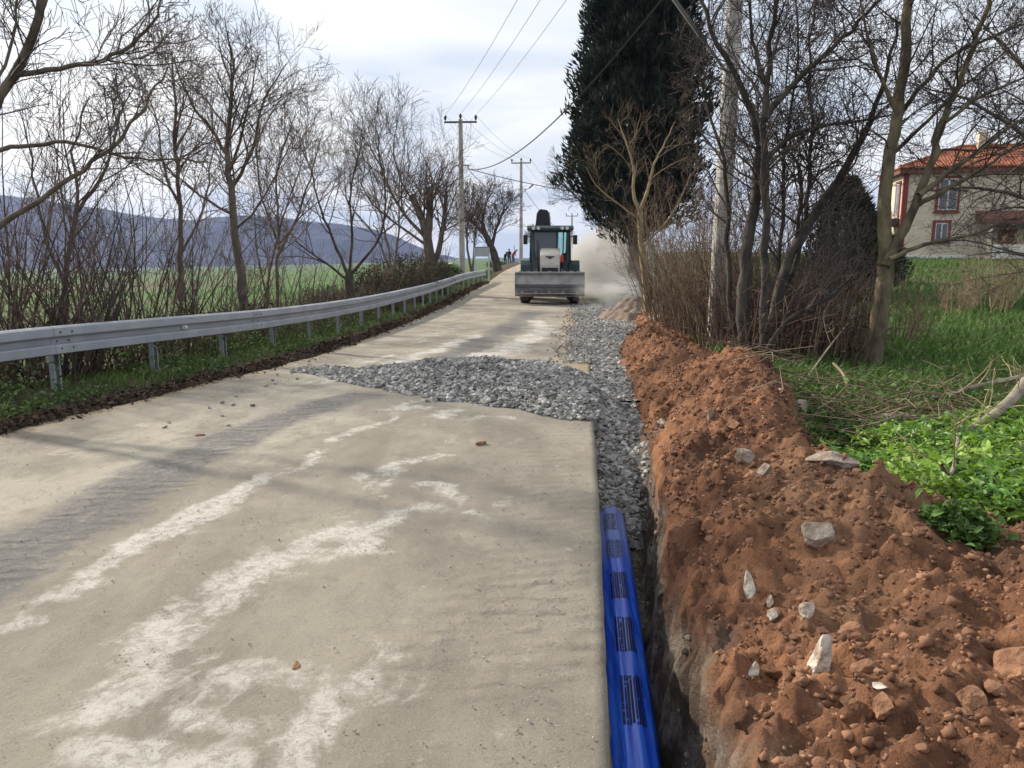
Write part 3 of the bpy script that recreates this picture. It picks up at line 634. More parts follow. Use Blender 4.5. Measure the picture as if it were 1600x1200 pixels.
for i, (px, py, d, mt, lab, rz, tl) in enumerate([
    (1209, 963, (.05, .045, .04), m_rock, 'smallest white stone on the red earth bank, round, left of a pale pointed one', .3, 0),
    (1264, 955, (.075, .06, .06), m_rock, 'pale pointed stone at the middle of the red earth bank', 1.1, .2),
    (1284, 1040, (.085, .07, .16), m_rock, 'tall white chalky stone standing upright on the red earth bank', .5, .25),
    (1170, 925, (.05, .05, .15), m_rock, 'narrow pale stone slab standing on the bank near the trench', .2, -.25),
    (1203, 945, (.035, .03, .07), m_rock, 'thin pale stone shard beside the narrow standing slab', .9, .2),
    (1275, 838, (.16, .13, .11), m_rockgrey, 'broad grey brown wedge of stone below the bright green weeds', .4, .15),
    (1300, 722, (.24, .14, .07), m_rockgrey, 'flat grey slab at the edge of the bright green weeds', -.3, .12),
    (1165, 716, (.14, .10, .12), m_rockgrey, 'flat brown grey stone leaning on the face of the orange mound', .8, -.5),
    (1192, 742, (.12, .08, .13), m_rockgrey, 'pale grey tilted stone just below the leaning one on the mound', 1.4, .6),
    (1235, 598, (.36, .22, .13), m_rock, 'long whitish slab behind the top of the orange mound', -.2, .1),
    (1248, 640, (.16, .11, .13), m_rockgrey, 'grey stone where the mound meets the dark green grass', .5, .3),
    (1146, 668, (.14, .12, .09), m_rockbrown, 'rounded reddish stone half way up the orange mound', .2, .1),
    (1360, 1055, (.10, .09, .075), m_rockbrown, 'reddish brown lump of earth right of the tall white stone', .2, .3),
    (1337, 1000, (.13, .10, .08), m_rockbrown, 'long orange brown clod above the tall white stone', .6, .2),
    (1592, 1042, (.13, .12, .12), m_rockbrown, 'big dark brown clod at the right edge of the photo', .1, .1),
    (1512, 1098, (.085, .08, .07), m_rockbrown, 'squarish orange clod near the lower right corner', .7, .1),
    (1380, 1110, (.09, .08, .07), m_rockbrown, 'brown clod below the cluster of white stones', 1.2, .2),
    (1376, 1078, (.05, .03, .02), m_rock, 'flat white chip lying right of the tall white stone', -.5, .1),
    (1177, 1053, (.03, .03, .06), m_rock, 'thin pale chip near the trench brink low in the photo', .1, .1),
    (1023, 497, (.34, .22, .14), m_rock, 'bright white stone beside the dark fence post', .1, 0),
    (1036, 664, (.09, .08, .07), m_rock, 'pale round stone low on the bank beside the gravel', .1, 0),
    (1110, 655, (.06, .04, .11), m_rockgrey, 'small pale upright stone on the mound left of the reddish one', .1, .3)]):
    x, y = pix_bank(px, py); rock('stone', x, y, d, mt, lab, rz, .38, i + 3, 'bank', tl)
for i, (px, py, d, lab) in enumerate([((312), 685, (.09, .06, .035), 'brown clod alone on the left half of the road'), (752, 697, (.11, .07, .04), 'brown clod on the road in front of the gravel heap'),
                              (463, 1048, (.06, .03, .02), 'dark crumb of earth on the road beside white stains'), (476, 580, (.14, .07, .05), 'tan stone at the left tip of the gravel heap')]):
    x, y = G(px, py); rock('earth_clod', x, y, d, m_rockbrown, lab, i * .7, .2, 60 + i, 'road', 0)
m_tan = m_rockbrown
# far conical spoil heap and a small dusty one
for (px, py, Yd, rad, hgt, lab, sd_, mt) in [(998, 494, 20.5, .95, .62, 'small cone of brown earth beside the dark fence post', 5, m_earth), (965, 508, 17.8, .42, .16, 'little rubble heap of red earth at the far gravel edge', 6, m_earth)]:
    c = P(px, py, Yd); gx_, gy_ = np.meshgrid(np.linspace(-1.15, 1.15, 46), np.linspace(-1.15, 1.15, 46))
    rr = np.hypot(gx_, gy_); hz = hgt * np.clip(1 - rr ** .9 + .28 * fbm(gx_ * 2.2, gy_ * 2.2, sd_, 4), -.6, 1) + .10 * fbm(gx_ * 7, gy_ * 7, sd_ + 3, 3)
    idx = np.arange(gx_.size).reshape(gx_.shape)
    F = np.stack([idx[:-1, :-1], idx[:-1, 1:], idx[1:, 1:], idx[1:, :-1]], -1).reshape(-1, 4)
    o = mesh_np('spoil_heap', np.stack([gx_ * rad, gy_ * rad, hz], -1).reshape(-1, 3), F, mt, smooth=True, attrs={'dusty': np.full(gx_.size, .55 if sd_ == 5 else 0.1)})
    o.location = (c.x, c.y, max(float(bank_z(c.x, c.y)), zr(c.y)) - .10); tag(o, lab, 'earth heap')

# ------------------------------------------------------------------ the blue pipe
m_pipe, nt, b = newmat('blue_plastic', 0.28, 0.5)
tcn = nt.nodes.new('ShaderNodeTexCoord'); sp = nt.nodes.new('ShaderNodeSeparateXYZ'); nt.links.new(tcn.outputs['Object'], sp.inputs[0])
col = nmix(nt, nrange(nt, nnoise(nt, 2.5, 5, .6, (14, .5, 14)), .4, .65), (0.012, 0.085, 0.74), (0.04, 0.19, 0.92))
dustp = nrange(nt, nmath(nt, 'ADD', sp.outputs[1], nmath(nt, 'MULTIPLY', nnoise(nt, 6, 5, .7), .7)), 4.75, 5.7, 0, .55)
col = nmix(nt, dustp, col, (0.30, 0.32, 0.40)); col = nmix(nt, nrange(nt, nnoise(nt, 5, 6, .7), .52, .8, 0, .35), col, (0.16, 0.18, 0.25))
nt.links.new(col, b.inputs['Base Color']); nt.links.new(nmath(nt, 'ADD', nmath(nt, 'MULTIPLY', dustp, .5), .26), b.inputs['Roughness'])
pipe = empty('water_pipe', (0, 0, 0)); tag(pipe, 'bright blue plastic pipe with black printed blocks lying in the trench', 'pipe')
PR = .112
def pipe_c(y): return (float(xr(y)) + .125, y, -.68 + PR + .02)
ring = 88; ys = np.linspace(.2, 7.2, 76); V = []
for y in ys:
    c = pipe_c(y)
    for i in range(ring):
        t = 2 * math.pi * i / ring
        rr = PR * (1 + .034 * math.cos(t * 10))
        V.append((c[0] + rr * math.cos(t), y, c[2] + rr * math.sin(t)))
idx = np.arange(len(ys) * ring).reshape(len(ys), ring); nxt = np.roll(idx, -1, 1)
F = np.stack([idx[:-1], nxt[:-1], nxt[1:], idx[1:]], -1).reshape(-1, 4)
mesh_np('pipe_wall', V, F, m_pipe, pipe, smooth=True)
m_print = M('black_print', (.012, .012, .02), .5)
m_print2 = M('faded_print', (.05, .06, .12), .7, (.16, .18, .26), 25)
r = random.Random(4)
for (py0, py1, fm, th0) in [(806, 832, m_print2, 96), (848, 876, m_print2, 92), (899, 940, m_print, 88), (970, 1024, m_print, 84), (1062, 1140, m_print, 80), (1250, 1360, m_print, 76)]:
    y0 = G(900, py0, -.46)[1]; y1 = G(900, py1, -.46)[1]
    V = []; F = []
    # lines of short dashes like printed characters, running along the pipe
    nline = 8
    for li in range(nline):
        ta, tb = th0 - 26 + li * 7.0, th0 - 26 + li * 7.0 + (5.6 if li % 3 else 4.0)
        y = min(y0, y1)
        while y < max(y0, y1):
            ln = r.choice([.004, .007, .010, .016]); e = min(y + ln, max(y0, y1))
            if r.random() < .92:
                bidx = len(V)
                for q in (y, e):
                    c = pipe_c(q)
                    for t in (ta, (ta + tb) / 2, tb):
                        tr_ = math.radians(180 - t); rr = PR * (1 + .034 * math.cos((math.pi - tr_) * 10)) + .0015
                        V.append((c[0] + rr * math.cos(math.pi - tr_), q, c[2] + rr * math.sin(tr_)))
                F += [(bidx, bidx + 1, bidx + 4, bidx + 3), (bidx + 1, bidx + 2, bidx + 5, bidx + 4)]
            y = e + r.choice([.002, .0035])
    mesh_np('printed_block', V, F, fm, pipe, smooth=True)

# ------------------------------------------------------------------ guard rail
rx = pchip([-6, 2, 7.9, 10.05, 12.6, 16.6, 18.6, 25, 30, 36, 44], [-8.3, -6.7, -5.2, -4.66, -4.15, -3.6, -3.38, -2.95, -2.72, -2.34, -1.55])
rz_ = pchip([-6, 2, 7.9, 10, 12.6, 16.6, 20, 25, 30, 36, 44], [.76, .75, .74, .70, .63, .57, .56, .56, .58, .68, .74])
gr = empty('guard_rail', (float(rx(8)), 8.0, 0)); tag(gr, 'long grey galvanised steel guard rail along the left road edge', 'guard rail')
O8 = Vector((float(rx(8)), 8.0, 0))
yy = np.linspace(-6, 44, 2500); arc = np.concatenate([[0], np.cumsum(np.hypot(np.diff(yy), np.diff(rx(yy))))])
def rail_at(l):
    y = float(np.interp(l, arc, yy)); e = .05
    d = Vector((float(rx(y + e) - rx(y - e)), 2 * e, 0)).normalized(); n_ = Vector((d.y, -d.x, 0))   # n points to the road
    return Vector((float(rx(y)), y, 0)), n_, float(rz_(y))
prof = [(-.015, 0), (.030, -.008), (.062, -.020), (.066, -.100), (.058, -.112), (.008, -.128), (.004, -.186), (.056, -.204), (.066, -.214), (.070, -.294), (.034, -.306), (-.015, -.312)]
l0 = float(np.interp(8.45, yy, arc)) - 4 * 3 + .1; LB = 4.0; k = 0
while l0 + LB < arc[-1] + 3.9:
    la, lb = max(l0 - .16, 0), min(l0 + LB + .16, arc[-1]); ns = 12
    V = []
    for j in range(ns + 1):
        p_, n_, h_ = rail_at(la + (lb - la) * j / ns)
        lap = .006 * (1 - j / ns)
        for dn, dz in prof:
            q = p_ + n_ * (dn + lap); V.append((q.x - O8.x, q.y - O8.y, h_ + dz))
    m_ = len(prof); idx = np.arange(len(V)).reshape(ns + 1, m_)
    F = np.stack([idx[:-1, :-1], idx[1:, :-1], idx[1:, 1:], idx[:-1, 1:]], -1).reshape(-1, 4)
    if la < lb - .3:
        beam = mesh_np('rail_beam', V, F, m_rail, gr, smooth=False)
        so = beam.modifiers.new('thick', 'SOLIDIFY'); so.thickness = .004; so.offset = -1
        # splice bolts and the dark joint line at the beam's near end
        for dl in (.08, .24):
            for dz in (-.055, -.075 - .16, -.156):
                p_, n_, h_ = rail_at(min(la + dl, arc[-1])); q = p_ + n_ * (.066 if dz != -.156 else .008) - O8
                MB().cyl((q.x, q.y, h_ + dz - .01), (q.x + n_.x * .012, q.y + n_.y * .012, h_ + dz - .01), .013, n=8).build('bolt', m_bolt, beam)
        p_, n_, h_ = rail_at(la + .002); V = []
        for dn, dz in prof:
            for e in (0, .012):
                q = p_ + n_ * (dn + .0085) + Vector((n_.y, -n_.x, 0)) * -e * 1; V.append((q.x - O8.x, q.y - O8.y, h_ + dz))
        F = [(2 * i, 2 * i + 1, 2 * i + 3, 2 * i + 2) for i in range(m_ - 1)]
        mesh_np('joint_edge', V, np.array(F), m_dark, beam)
    l0 += LB
pm = MB()
pm.prism([(-.05, -.9), (.05, -.9), (.05, -.02), (-.05, -.02)], -.004, .0); pm.box((.030, -.047, -.46), (.06, .006, .88)); pm.box((.030, .047, -.46), (.06, .006, .88))
pm.box((.058, -.036, -.46), (.005, .018, .88)); pm.box((.058, .036, -.46), (.005, .018, .88))
post0 = pm.build('post', m_railpost, gr)
sp0 = MB().box((0, 0, 0), (.10, .10, .20)).build('spacer_block', m_railpost, gr)
post0.name = 'post'; first = True
l = float(np.interp(8.55, yy, arc)) - 1.62 * 5
while l < arc[-1]:
    p_, n_, h_ = rail_at(l); ang = math.atan2(n_.y, n_.x)
    po, so_ = (post0, sp0) if first else (post0.copy(), sp0.copy())
    if not first:
        COL.objects.link(po); COL.objects.link(so_)
    first = False
    q = p_ - n_ * .16 - O8; po.location = (q.x, q.y, h_ - .03); po.rotation_euler = (0, 0, ang)
    q = p_ - n_ * .055 - O8; so_.location = (q.x, q.y, h_ - .156); so_.rotation_euler = (0, 0, ang)
    l += 1.62
p_, n_, h_ = rail_at(float(np.interp(10.55, yy, arc))); q = p_ + n_ * .04 - O8
MB().box((q.x, q.y, h_ - .15), (.05, .035, .05)).cyl((q.x, q.y, h_ - .15), (q.x + n_.x * .05, q.y + n_.y * .05, h_ - .15), .022, n=10).build('reflector', m_white, gr, .004)

# ------------------------------------------------------------------ power poles and cables
def insulator(c, s=1.0):
    return MB().lathe([(0, 0), (.02, 0), (.02, .06), (.07, .08), (.055, .13), (.085, .15), (.07, .2), (.09, .22), (.06, .30), (.03, .34), (0, .345)], c, n=10)
def power_pole(x, y, z, h, r0, r1, mat, label, lean=(0, 0), arm=1.88, lower=2.55, rz=0, lamp=False):
    t = empty('power_pole', (x, y, z), rz); t.rotation_euler = (lean[0], lean[1], rz)
    tag(t, label, 'power pole', 'power poles along the road')
    MB().cyl((0, 0, -.6), (0, 0, h), r0, r1, 16).build('pole', mat, t, smooth=False)
    cr_ = MB().box((0, 0, h - .15), (arm, .09, .10)).box((0, -.12, h - .15), (.05, .25, .08)).build('crossarm', m_steeldark, t, .006)
    for i in (-1, 0, 1):
        insulator((i * (arm / 2 - .06), 0, h - .095 if i else h - .02)).build('insulator', m_insul, t, smooth=True)
    MB().box((.08, 0, h - lower), (.75, .06, .06)).box((.42, 0, h - lower - .08), (.05, .05, .16)).build('cable_bracket', m_steeldark, t)
    if lamp:
        lp = MB().cyl((0, 0, h - 2.9), (.75, 0, h - 2.45), .03, n=8).build('lamp_arm', m_steeldark, t)
        MB().box((.95, 0, h - 2.32), (.5, .18, .12), Matrix.Rotation(R(-40), 3, 'Y')).build('lamp_head', m_steeldark, lp, .03)
    return t
bx1 = P(722, 430, 46); bx2 = P(814, 405, 75); bx3 = P(893, 400, 122); bx0 = P(1118, 520, 13)
z1 = P(722, 178, 46).z; z2 = P(814, 247, 75).z; z3 = P(893, 333, 122).z
poles = [(bx0.x, 13.0, H(bx0.x, 13), 10.2), (bx1.x, 46.0, H(bx1.x, 46), 0), (bx2.x, 75.0, H(bx2.x, 75), 0), (bx3.x, 122.0, H(bx3.x, 122), 0)]
hs = [10.2, z1 - poles[1][2] - .3, z2 - poles[2][2] - .3, z3 - poles[3][2] - .3]
power_pole(poles[0][0], 13.0, poles[0][2] - .1, hs[0], .155, .105, m_conc_old, 'weathered concrete pole with white patches rising among the bare trees on the right', rz=-.45, lean=(0, R(.8)))
power_pole(poles[1][0], 46.0, poles[1][2], hs[1], .20, .12, m_conc, 'tall grey power pole with three insulators just behind the guard rail', rz=-.05)
power_pole(poles[2][0], 75.0, poles[2][2], hs[2], .20, .12, m_conc, 'power pole with a small street lamp left of the backhoe', rz=-.1, lamp=True)
power_pole(poles[3][0], 122.0, poles[3][2], hs[3], .2, .12, m_conc, 'small distant power pole above the backhoe cab roof', rz=-.15)
def arm_pt(i, k, low=False):
    rz = [-.45, -.05, -.1, -.15][i]; x, y, z, _ = poles[i]; h = hs[i]
    d = Vector((math.cos(rz), math.sin(rz), 0))
    lean_x = math.sin(R(.8)) * h if i == 0 else 0
    if low: return Vector((x + lean_x * .75, y, z + h - 2.75)) + d * .42
    return Vector((x + lean_x, y, z + h + (.24 if k else .31))) + d * k * .88
def cable(a, b, sag, r, mat, label, n=28):
    pts = [a.lerp(b, i / n) - Vector((0, 0, sag * 4 * (i / n) * (1 - i / n))) for i in range(n + 1)]
    mb = MB(); vs = []
    d = (b - a).normalized(); s_ = d.cross(Vector((0, 0, 1))).normalized()
    for p_ in pts:
        for j in range(4):
            t = j * math.pi / 2; vs.append(p_ + s_ * math.cos(t) * r + Vector((0, 0, 1)) * math.sin(t) * r)
    mb.add(vs, [(i * 4 + j, i * 4 + (j + 1) % 4, (i + 1) * 4 + (j + 1) % 4, (i + 1) * 4 + j) for i in range(n) for j in range(4)])
    return tag(mb.build('power_cable', mat), label, 'cable', 'overhead cables')
nm = ['left', 'middle', 'right']
for k in (-1, 0, 1):
    cable(arm_pt(0, k), arm_pt(1, k), .5, .009, m_wire, f'thin {nm[k+1]} overhead wire from the tall pole up over the road')
    cable(arm_pt(1, k), arm_pt(2, k), .45, .010, m_wire, f'thin {nm[k+1]} wire between the tall pole and the lamp pole')
    cable(arm_pt(2, k), arm_pt(3, k), .6, .011, m_wire, f'thin {nm[k+1]} wire between the lamp pole and the distant pole')
cable(arm_pt(0, 0, True), arm_pt(1, 0, True), 1.35, .026, m_cable, 'thick black cable sagging from the tall pole over the road')
cable(arm_pt(1, 0, True), arm_pt(2, 0, True), 1.1, .024, m_cable, 'thick cable sagging low between the tall pole and the lamp pole')
cable(arm_pt(2, 0, True), arm_pt(3, 0, True), 1.2, .026, m_cable, 'cable running down from the lamp pole behind the backhoe')
cable(arm_pt(1, 0, True), Vector((P(1404, 405, 52).x + .3, 51.9, P(1404, 268, 52).z)), 1.9, .022, m_cable, 'cable branching from the tall pole and vanishing behind the big dark conifer', 40)
cable(P(1139, 118, 12.85) + (P(1010, -70, 8.2) - P(1139, 118, 12.85)) * 3, P(1139, 118, 12.85), .05, .03, m_rail, 'grey stay slanting down to the weathered concrete pole')

# ------------------------------------------------------------------ bare trees
def tubes(name, lst, mat, parent, smooth_=True):
    groups = {}
    for pts, rad, sides in lst: groups.setdefault((len(pts), sides), []).append((pts, rad))
    Vs, Fs, base = [], [], 0
    for (n, sides), items in groups.items():
        Pn = np.array([i[0] for i in items], float); Rn = np.array([i[1] for i in items], float); m = len(items)
        tg_ = np.gradient(Pn, axis=1); tg_ /= np.linalg.norm(tg_, axis=2, keepdims=True) + 1e-9
        ov = Pn[:, -1] - Pn[:, 0]; ref = np.zeros((m, 3)); ref[np.arange(m), np.argmin(np.abs(ov), 1)] = 1
        a = np.cross(tg_, ref[:, None, :]); a /= np.linalg.norm(a, axis=2, keepdims=True) + 1e-9; b_ = np.cross(tg_, a)
        th = np.arange(sides) * 2 * math.pi / sides
        ringv = a[:, :, None, :] * np.cos(th)[None, None, :, None] + b_[:, :, None, :] * np.sin(th)[None, None, :, None]
        V = Pn[:, :, None, :] + ringv * Rn[:, :, None, None]
        idx = base + np.arange(m * n * sides).reshape(m, n, sides); nx_ = np.roll(idx, -1, 2)
        Fs.append(np.stack([idx[:, :-1], nx_[:, :-1], nx_[:, 1:], idx[:, 1:]], -1).reshape(-1, 4))
        Vs.append(V.reshape(-1, 3)); base += m * n * sides
    return mesh_np(name, np.concatenate(Vs), Fs, mat, parent, smooth=smooth_)

def grow(out, p, d, L, r, lvl, opt, rd):
    term = lvl >= opt['lv']
    n = 2 if term else (4 if L < .9 else 6)
    wig = opt['wig']; up = opt['up']
    pts = [p]; rad = [r]; dirs = [d]
    x, y, z = p; dx, dy, dz = d; st = L / n
    for i in range(n):
        dx += rd.gauss(0, wig); dy += rd.gauss(0, wig); dz += rd.gauss(0, wig) + up
        q = 1 / math.sqrt(dx * dx + dy * dy + dz * dz); dx *= q; dy *= q; dz *= q
        x += dx * st; y += dy * st; z += dz * st
        pts.append((x, y, z)); dirs.append((dx, dy, dz)); rad.append(max(r * (1 - (i + 1) / n * (.75 if term else .55)), opt['rmin']))
    out.append((pts, rad, 3 if r < .012 else 5))
    if term: return
    sprout(out, pts, rad, dirs, L, lvl, opt, rd, .25)
def sprout(out, pts, rad, dirs, L, lvl, opt, rd, t0):
    nc = opt['n'][min(lvl, len(opt['n']) - 1)]; nc = max(1, int(nc * rd.uniform(.75, 1.25) + .5)); m = len(pts) - 1
    for k in range(nc):
        t = t0 + (1 - t0) * (k + rd.random()) / nc; f = t * m; i = min(int(f), m - 1); f -= i
        a, b = pts[i], pts[i + 1]; p = tuple(a[j] + (b[j] - a[j]) * f for j in range(3)); rr = rad[i] + (rad[i + 1] - rad[i]) * f
        d = Vector(dirs[min(i + 1, m)]); o_ = d.orthogonal().normalized(); o_.rotate(Matrix.Rotation(rd.uniform(0, 2 * math.pi), 3, d))
        an = R(rd.uniform(*opt['ang'])); nd = (d * math.cos(an) + o_ * math.sin(an)); nd.z += opt.get('lift', .1); nd.normalize()
        l2 = L * rd.uniform(*opt['len']) * (1.15 - .5 * t)
        l2 = min(max(l2, opt.get('lmin', .15)), opt.get('lmax', 9))
        grow(out, p, tuple(nd), l2, max(min(rr * opt.get('rk', .6), l2 * .014 + .0015), opt['rmin']), lvl + 1, opt, rd)
OPT = dict(lv=3, n=[9, 6, 4], wig=.15, up=.02, rmin=.0026, ang=(25, 62), len=(.38, .75), lift=.12, rk=.5)
def resample(pts, rads, n):
    pts = [Vector(p_) for p_ in pts]; acc = [0]
    for a, b in zip(pts, pts[1:]): acc.append(acc[-1] + (b - a).length)
    t = np.linspace(0, acc[-1], n); A = np.array(pts)
    out = np.stack([np.interp(t, acc, A[:, j]) for j in range(3)], -1)
    for _ in range(2): out[1:-1] = .25 * out[:-2] + .5 * out[1:-1] + .25 * out[2:]
    return out, np.interp(t, acc, rads), acc[-1]
def tree(name, label, limbs, mat, twig, opt=None, seed=1, cat='tree', base=None, group=None, extra=None):
    """limbs: list of (pixel polyline [(px,py[,Y])], Y, r0, r1, spawn density, spawn start)"""
    o = dict(OPT); o.update(opt or {}); rd = random.Random(seed); main = []; tw = []
    for L_ in limbs:
        pl, Yd, r0, r1 = L_[:4]; dens = L_[4] if len(L_) > 4 else 1.0; t0 = L_[5] if len(L_) > 5 else .3
        w3 = [P(q[0], q[1], q[2] if len(q) > 2 else Yd) for q in pl]
        n = max(6, 3 * len(pl)); A, rr, ln = resample(w3, np.linspace(r0, r1, len(pl)), n)
        A[1:-1] += np.array([[rd.gauss(0, .012), rd.gauss(0, .03), rd.gauss(0, .01)] for _ in range(n - 2)]) * min(1.0, ln / 3)
        pts = [tuple(q) for q in A]; dd = np.gradient(A, axis=0); dd /= np.linalg.norm(dd, axis=1, keepdims=True)
        main.append((pts, list(rr), 10 if r0 > .05 else 7))
        o2 = dict(o); o2['n'] = [max(1, int(o['n'][0] * dens * ln / 2.0))] + o['n'][1:]
        if dens > 0: sprout(tw, pts, list(rr), [tuple(q) for q in dd], o.get('L0', min(ln, 2.4)), 0, o2, rd, t0)
    loc = main[0][0][0]
    t = empty(name, loc); tag(t, label, cat, group)
    org = np.array(loc)
    sh = lambda l: [([(a - org[0], b - org[1], c - org[2]) for a, b, c in pts], rr, s) for pts, rr, s in l]
    tubes('trunk', sh(main), mat, t); tubes('crown', sh(tw), twig, t)
    return t
def shrub(name, label, px, Yd, h, n, spread, twig, seed, base_z=None, opt=None, lean=(0, 0), cat='shrub', r0=.016, stem_mat=None, lat=None):
    """multi-stemmed bare shrub standing on the ground below pixel column px"""
    rd = random.Random(seed); o = dict(OPT); o.update(dict(lv=2, n=[6, 4], up=.05, wig=.10, len=(.25, .55))); o.update(opt or {})
    x = (px - 800) / 1200 * Yd if lat is None else lat; z = (H(x, Yd) if base_z is None else base_z) - .05
    main = []; tw = []
    for i in range(n):
        az = rd.uniform(0, 2 * math.pi); rr = spread * .35 * rd.random() ** .5
        bx, by = rr * math.cos(az), rr * math.sin(az); tl = rd.uniform(.05, .55)
        d = Vector((math.cos(az) * tl + lean[0], math.sin(az) * tl + lean[1], 1)).normalized(); L = h * rd.uniform(.5, 1.05)
        pts = [(bx, by, 0)]; rad = [r0 * rd.uniform(.6, 1.3)]; dirs = [tuple(d)]; m = 7
        for j in range(m):
            d = (d + Vector((rd.gauss(0, .09), rd.gauss(0, .09), rd.gauss(0, .05) + .03))).normalized(); q = Vector(pts[-1]) + d * L / m
            pts.append(tuple(q)); dirs.append(tuple(d)); rad.append(rad[0] * (1 - .8 * (j + 1) / m))
        main.append((pts, rad, 5)); sprout(tw, pts, rad, dirs, L * .6, 0, o, rd, .2)
    t = empty(name, (x, Yd, z)); tag(t, label, cat)
    tubes('stems', main, stem_mat or twig, t); tubes('crown', tw, twig, t)
    return t

# --- left side
tree('bare_tree', 'near bare tree leaning in from the left edge with long arching limbs', [
    ([(-190, 640), (-150, 520), (-110, 430)], 7.6, .12, .09, 0),
    ([(-112, 435), (-60, 300), (0, 148), (45, 70), (82, -30), (95, -120)], 7.6, .055, .03, 1.0, .45),
    ([(-112, 440), (-50, 385), (0, 352), (70, 305), (165, 240), (225, 170), (262, 105, 8.2)], 7.7, .042, .008, .8, .5),
    ([(-80, 340), (-20, 235, 7.9), (0, 232), (55, 224), (110, 221), (165, 236), (215, 251), (280, 249), (325, 252, 8.2)], 8.0, .030, .006, .5, .45),
    ([(25, 117), (70, 110), (120, 104), (180, 86), (220, 60), (245, 30), (258, -20, 8.0)], 7.6, .028, .009, 1.3, .2),
    ([(48, 65), (65, 40), (45, -10), (30, -40)], 7.5, .014, .006, 1.0, .2), ([(-20, 190), (20, 60), (30, 0), (36, -60)], 7.2, .016, .006, .8, .2)],
    m_bark, m_twig, dict(n=[11, 6, 4], L0=1.25, lmax=1.0, rmin=.003, wig=.17), 5)
tree('bare_tree', 'slender upright bare tree just right of the leaning one, tips at upper left', [
    ([(283, 470), (281, 400), (284, 330), (272, 235), (276, 150), (268, 80, 12.3)], 12, .05, .010, 1.2, .35),
    ([(284, 330), (255, 270), (250, 200), (225, 130)], 12, .024, .006, 1, .2), ([(281, 400), (320, 330), (330, 250), (345, 180)], 12, .022, .006, 1, .2),
    ([(274, 235), (300, 190), (310, 140)], 12, .018, .005, 1, .2)], m_bark, m_twigr, dict(L0=1.6, n=[12, 6, 4]), 6)
tree('bare_tree', 'tallest bare tree behind the guard rail with a straight trunk and fan of twigs', [
    ([(382, 490), (376, 430), (368, 370), (360, 300), (354, 235), (362, 160), (366, 100), (356, 48, 14.4)], 14, .095, .010, 1.0, .38),
    ([(354, 240), (330, 200), (300, 165), (280, 120), (272, 90)], 14, .035, .007, 1.2, .2), ([(360, 300), (400, 225), (405, 170), (430, 125), (447, 100)], 14, .035, .007, 1.2, .2),
    ([(364, 335), (330, 318), (295, 290), (255, 258)], 14, .03, .007, 1.2, .25), ([(358, 270), (385, 190), (395, 130), (404, 85)], 14, .028, .006, 1.2, .2),
    ([(366, 360), (410, 320), (440, 250), (470, 200, 13.6)], 14, .026, .006, 1.2, .25)], m_bark, m_twig, dict(L0=2.0, n=[10, 6, 4], up=.035, rmin=.003), 7)
tree('bare_tree', 'thin many limbed bare tree between the tallest tree and the broad one, over the valley', [
    ([(432, 480), (432, 420), (436, 360), (430, 290), (440, 230)], 18, .045, .012, .8, .3), ([(434, 400), (470, 330), (490, 260), (505, 205)], 18, .035, .008, 1.2, .2),
    ([(434, 380), (405, 300), (400, 230), (410, 180)], 18, .03, .008, 1.2, .2), ([(440, 235), (455, 200), (462, 175)], 18, .02, .006, 1, .1)], m_bark, m_twigr, dict(L0=2.6, n=[9, 6, 4], up=.05, rmin=.0035), 8)
tree('bare_tree', 'low broad bare tree with a thick dark short trunk behind the rail', [
    ([(548, 490), (546, 455), (545, 430)], 21, .15, .11, 0), ([(545, 432), (525, 385), (500, 330), (488, 270), (470, 215)], 21, .05, .008, .8, .3),
    ([(545, 432), (552, 370), (545, 310), (560, 240), (572, 205)], 21, .045, .008, .8, .3), ([(547, 430), (590, 380), (605, 330), (600, 260), (585, 215)], 21, .045, .008, .8, .3),
    ([(546, 440), (510, 410), (470, 385), (440, 350)], 21, .04, .008, 1.0, .3)], m_barkdark, m_twig, dict(L0=3.2, n=[9, 6, 4], up=.06, rmin=.004), 9)
tree('bare_tree', 'pollarded tree with three dark cut stubs beside the tall power pole', [
    ([(676, 440), (672, 405), (668, 375)], 33, .27, .20, 0), ([(668, 378), (660, 345), (652, 325), (644, 304)], 33, .16, .13, 1.6, .3), ([(668, 378), (671, 345), (672, 315), (670, 292)], 33, .17, .13, 1.8, .3),
    ([(678, 415), (690, 375), (694, 340), (697, 304)], 33, .13, .08, 1.8, .3), ([(664, 370), (630, 335), (605, 290), (588, 235), (600, 192, 32)], 33, .08, .012, 1.1, .2),
    ([(662, 380), (620, 350), (580, 320), (555, 270)], 33, .06, .012, 1.1, .3), ([(652, 330), (625, 280), (612, 230), (622, 185)], 33, .05, .010, 1.2, .2), ([(671, 320), (690, 280), (702, 250)], 33, .04, .01, 1.2, .1)],
    m_bark, m_twigr, dict(L0=3.6, n=[7, 6, 4], up=.06, rmin=.005), 10)
tree('bare_tree', 'dark leaning bare tree behind the sign board at the road bend', [
    ([(778, 424), (774, 404), (768, 386), (758, 366), (752, 345)], 54, .34, .14, 1.0, .45), ([(768, 386), (775, 355), (785, 335), (790, 318)], 54, .13, .03, 1.3, .2), ([(758, 366), (735, 345), (725, 325)], 54, .12, .03, 1.3, .2),
    ([(753, 350), (757, 325), (765, 305)], 54, .09, .03, 1.3, .2)], m_barkdark, m_twig, dict(L0=3.4, n=[10, 7, 4], rmin=.010, up=.03), 11)
tree('bare_tree', 'pair of thin stems right of the tall power pole, left of the sign board', [
    ([(737, 425), (731, 395), (728, 365), (735, 325), (740, 300)], 50, .09, .02, 1.2, .3), ([(739, 425), (740, 390), (745, 350), (748, 310)], 50, .08, .02, 1.2, .3)], m_bark, m_twigr, dict(L0=2.6, n=[8, 6, 4], rmin=.009, up=.05), 12)
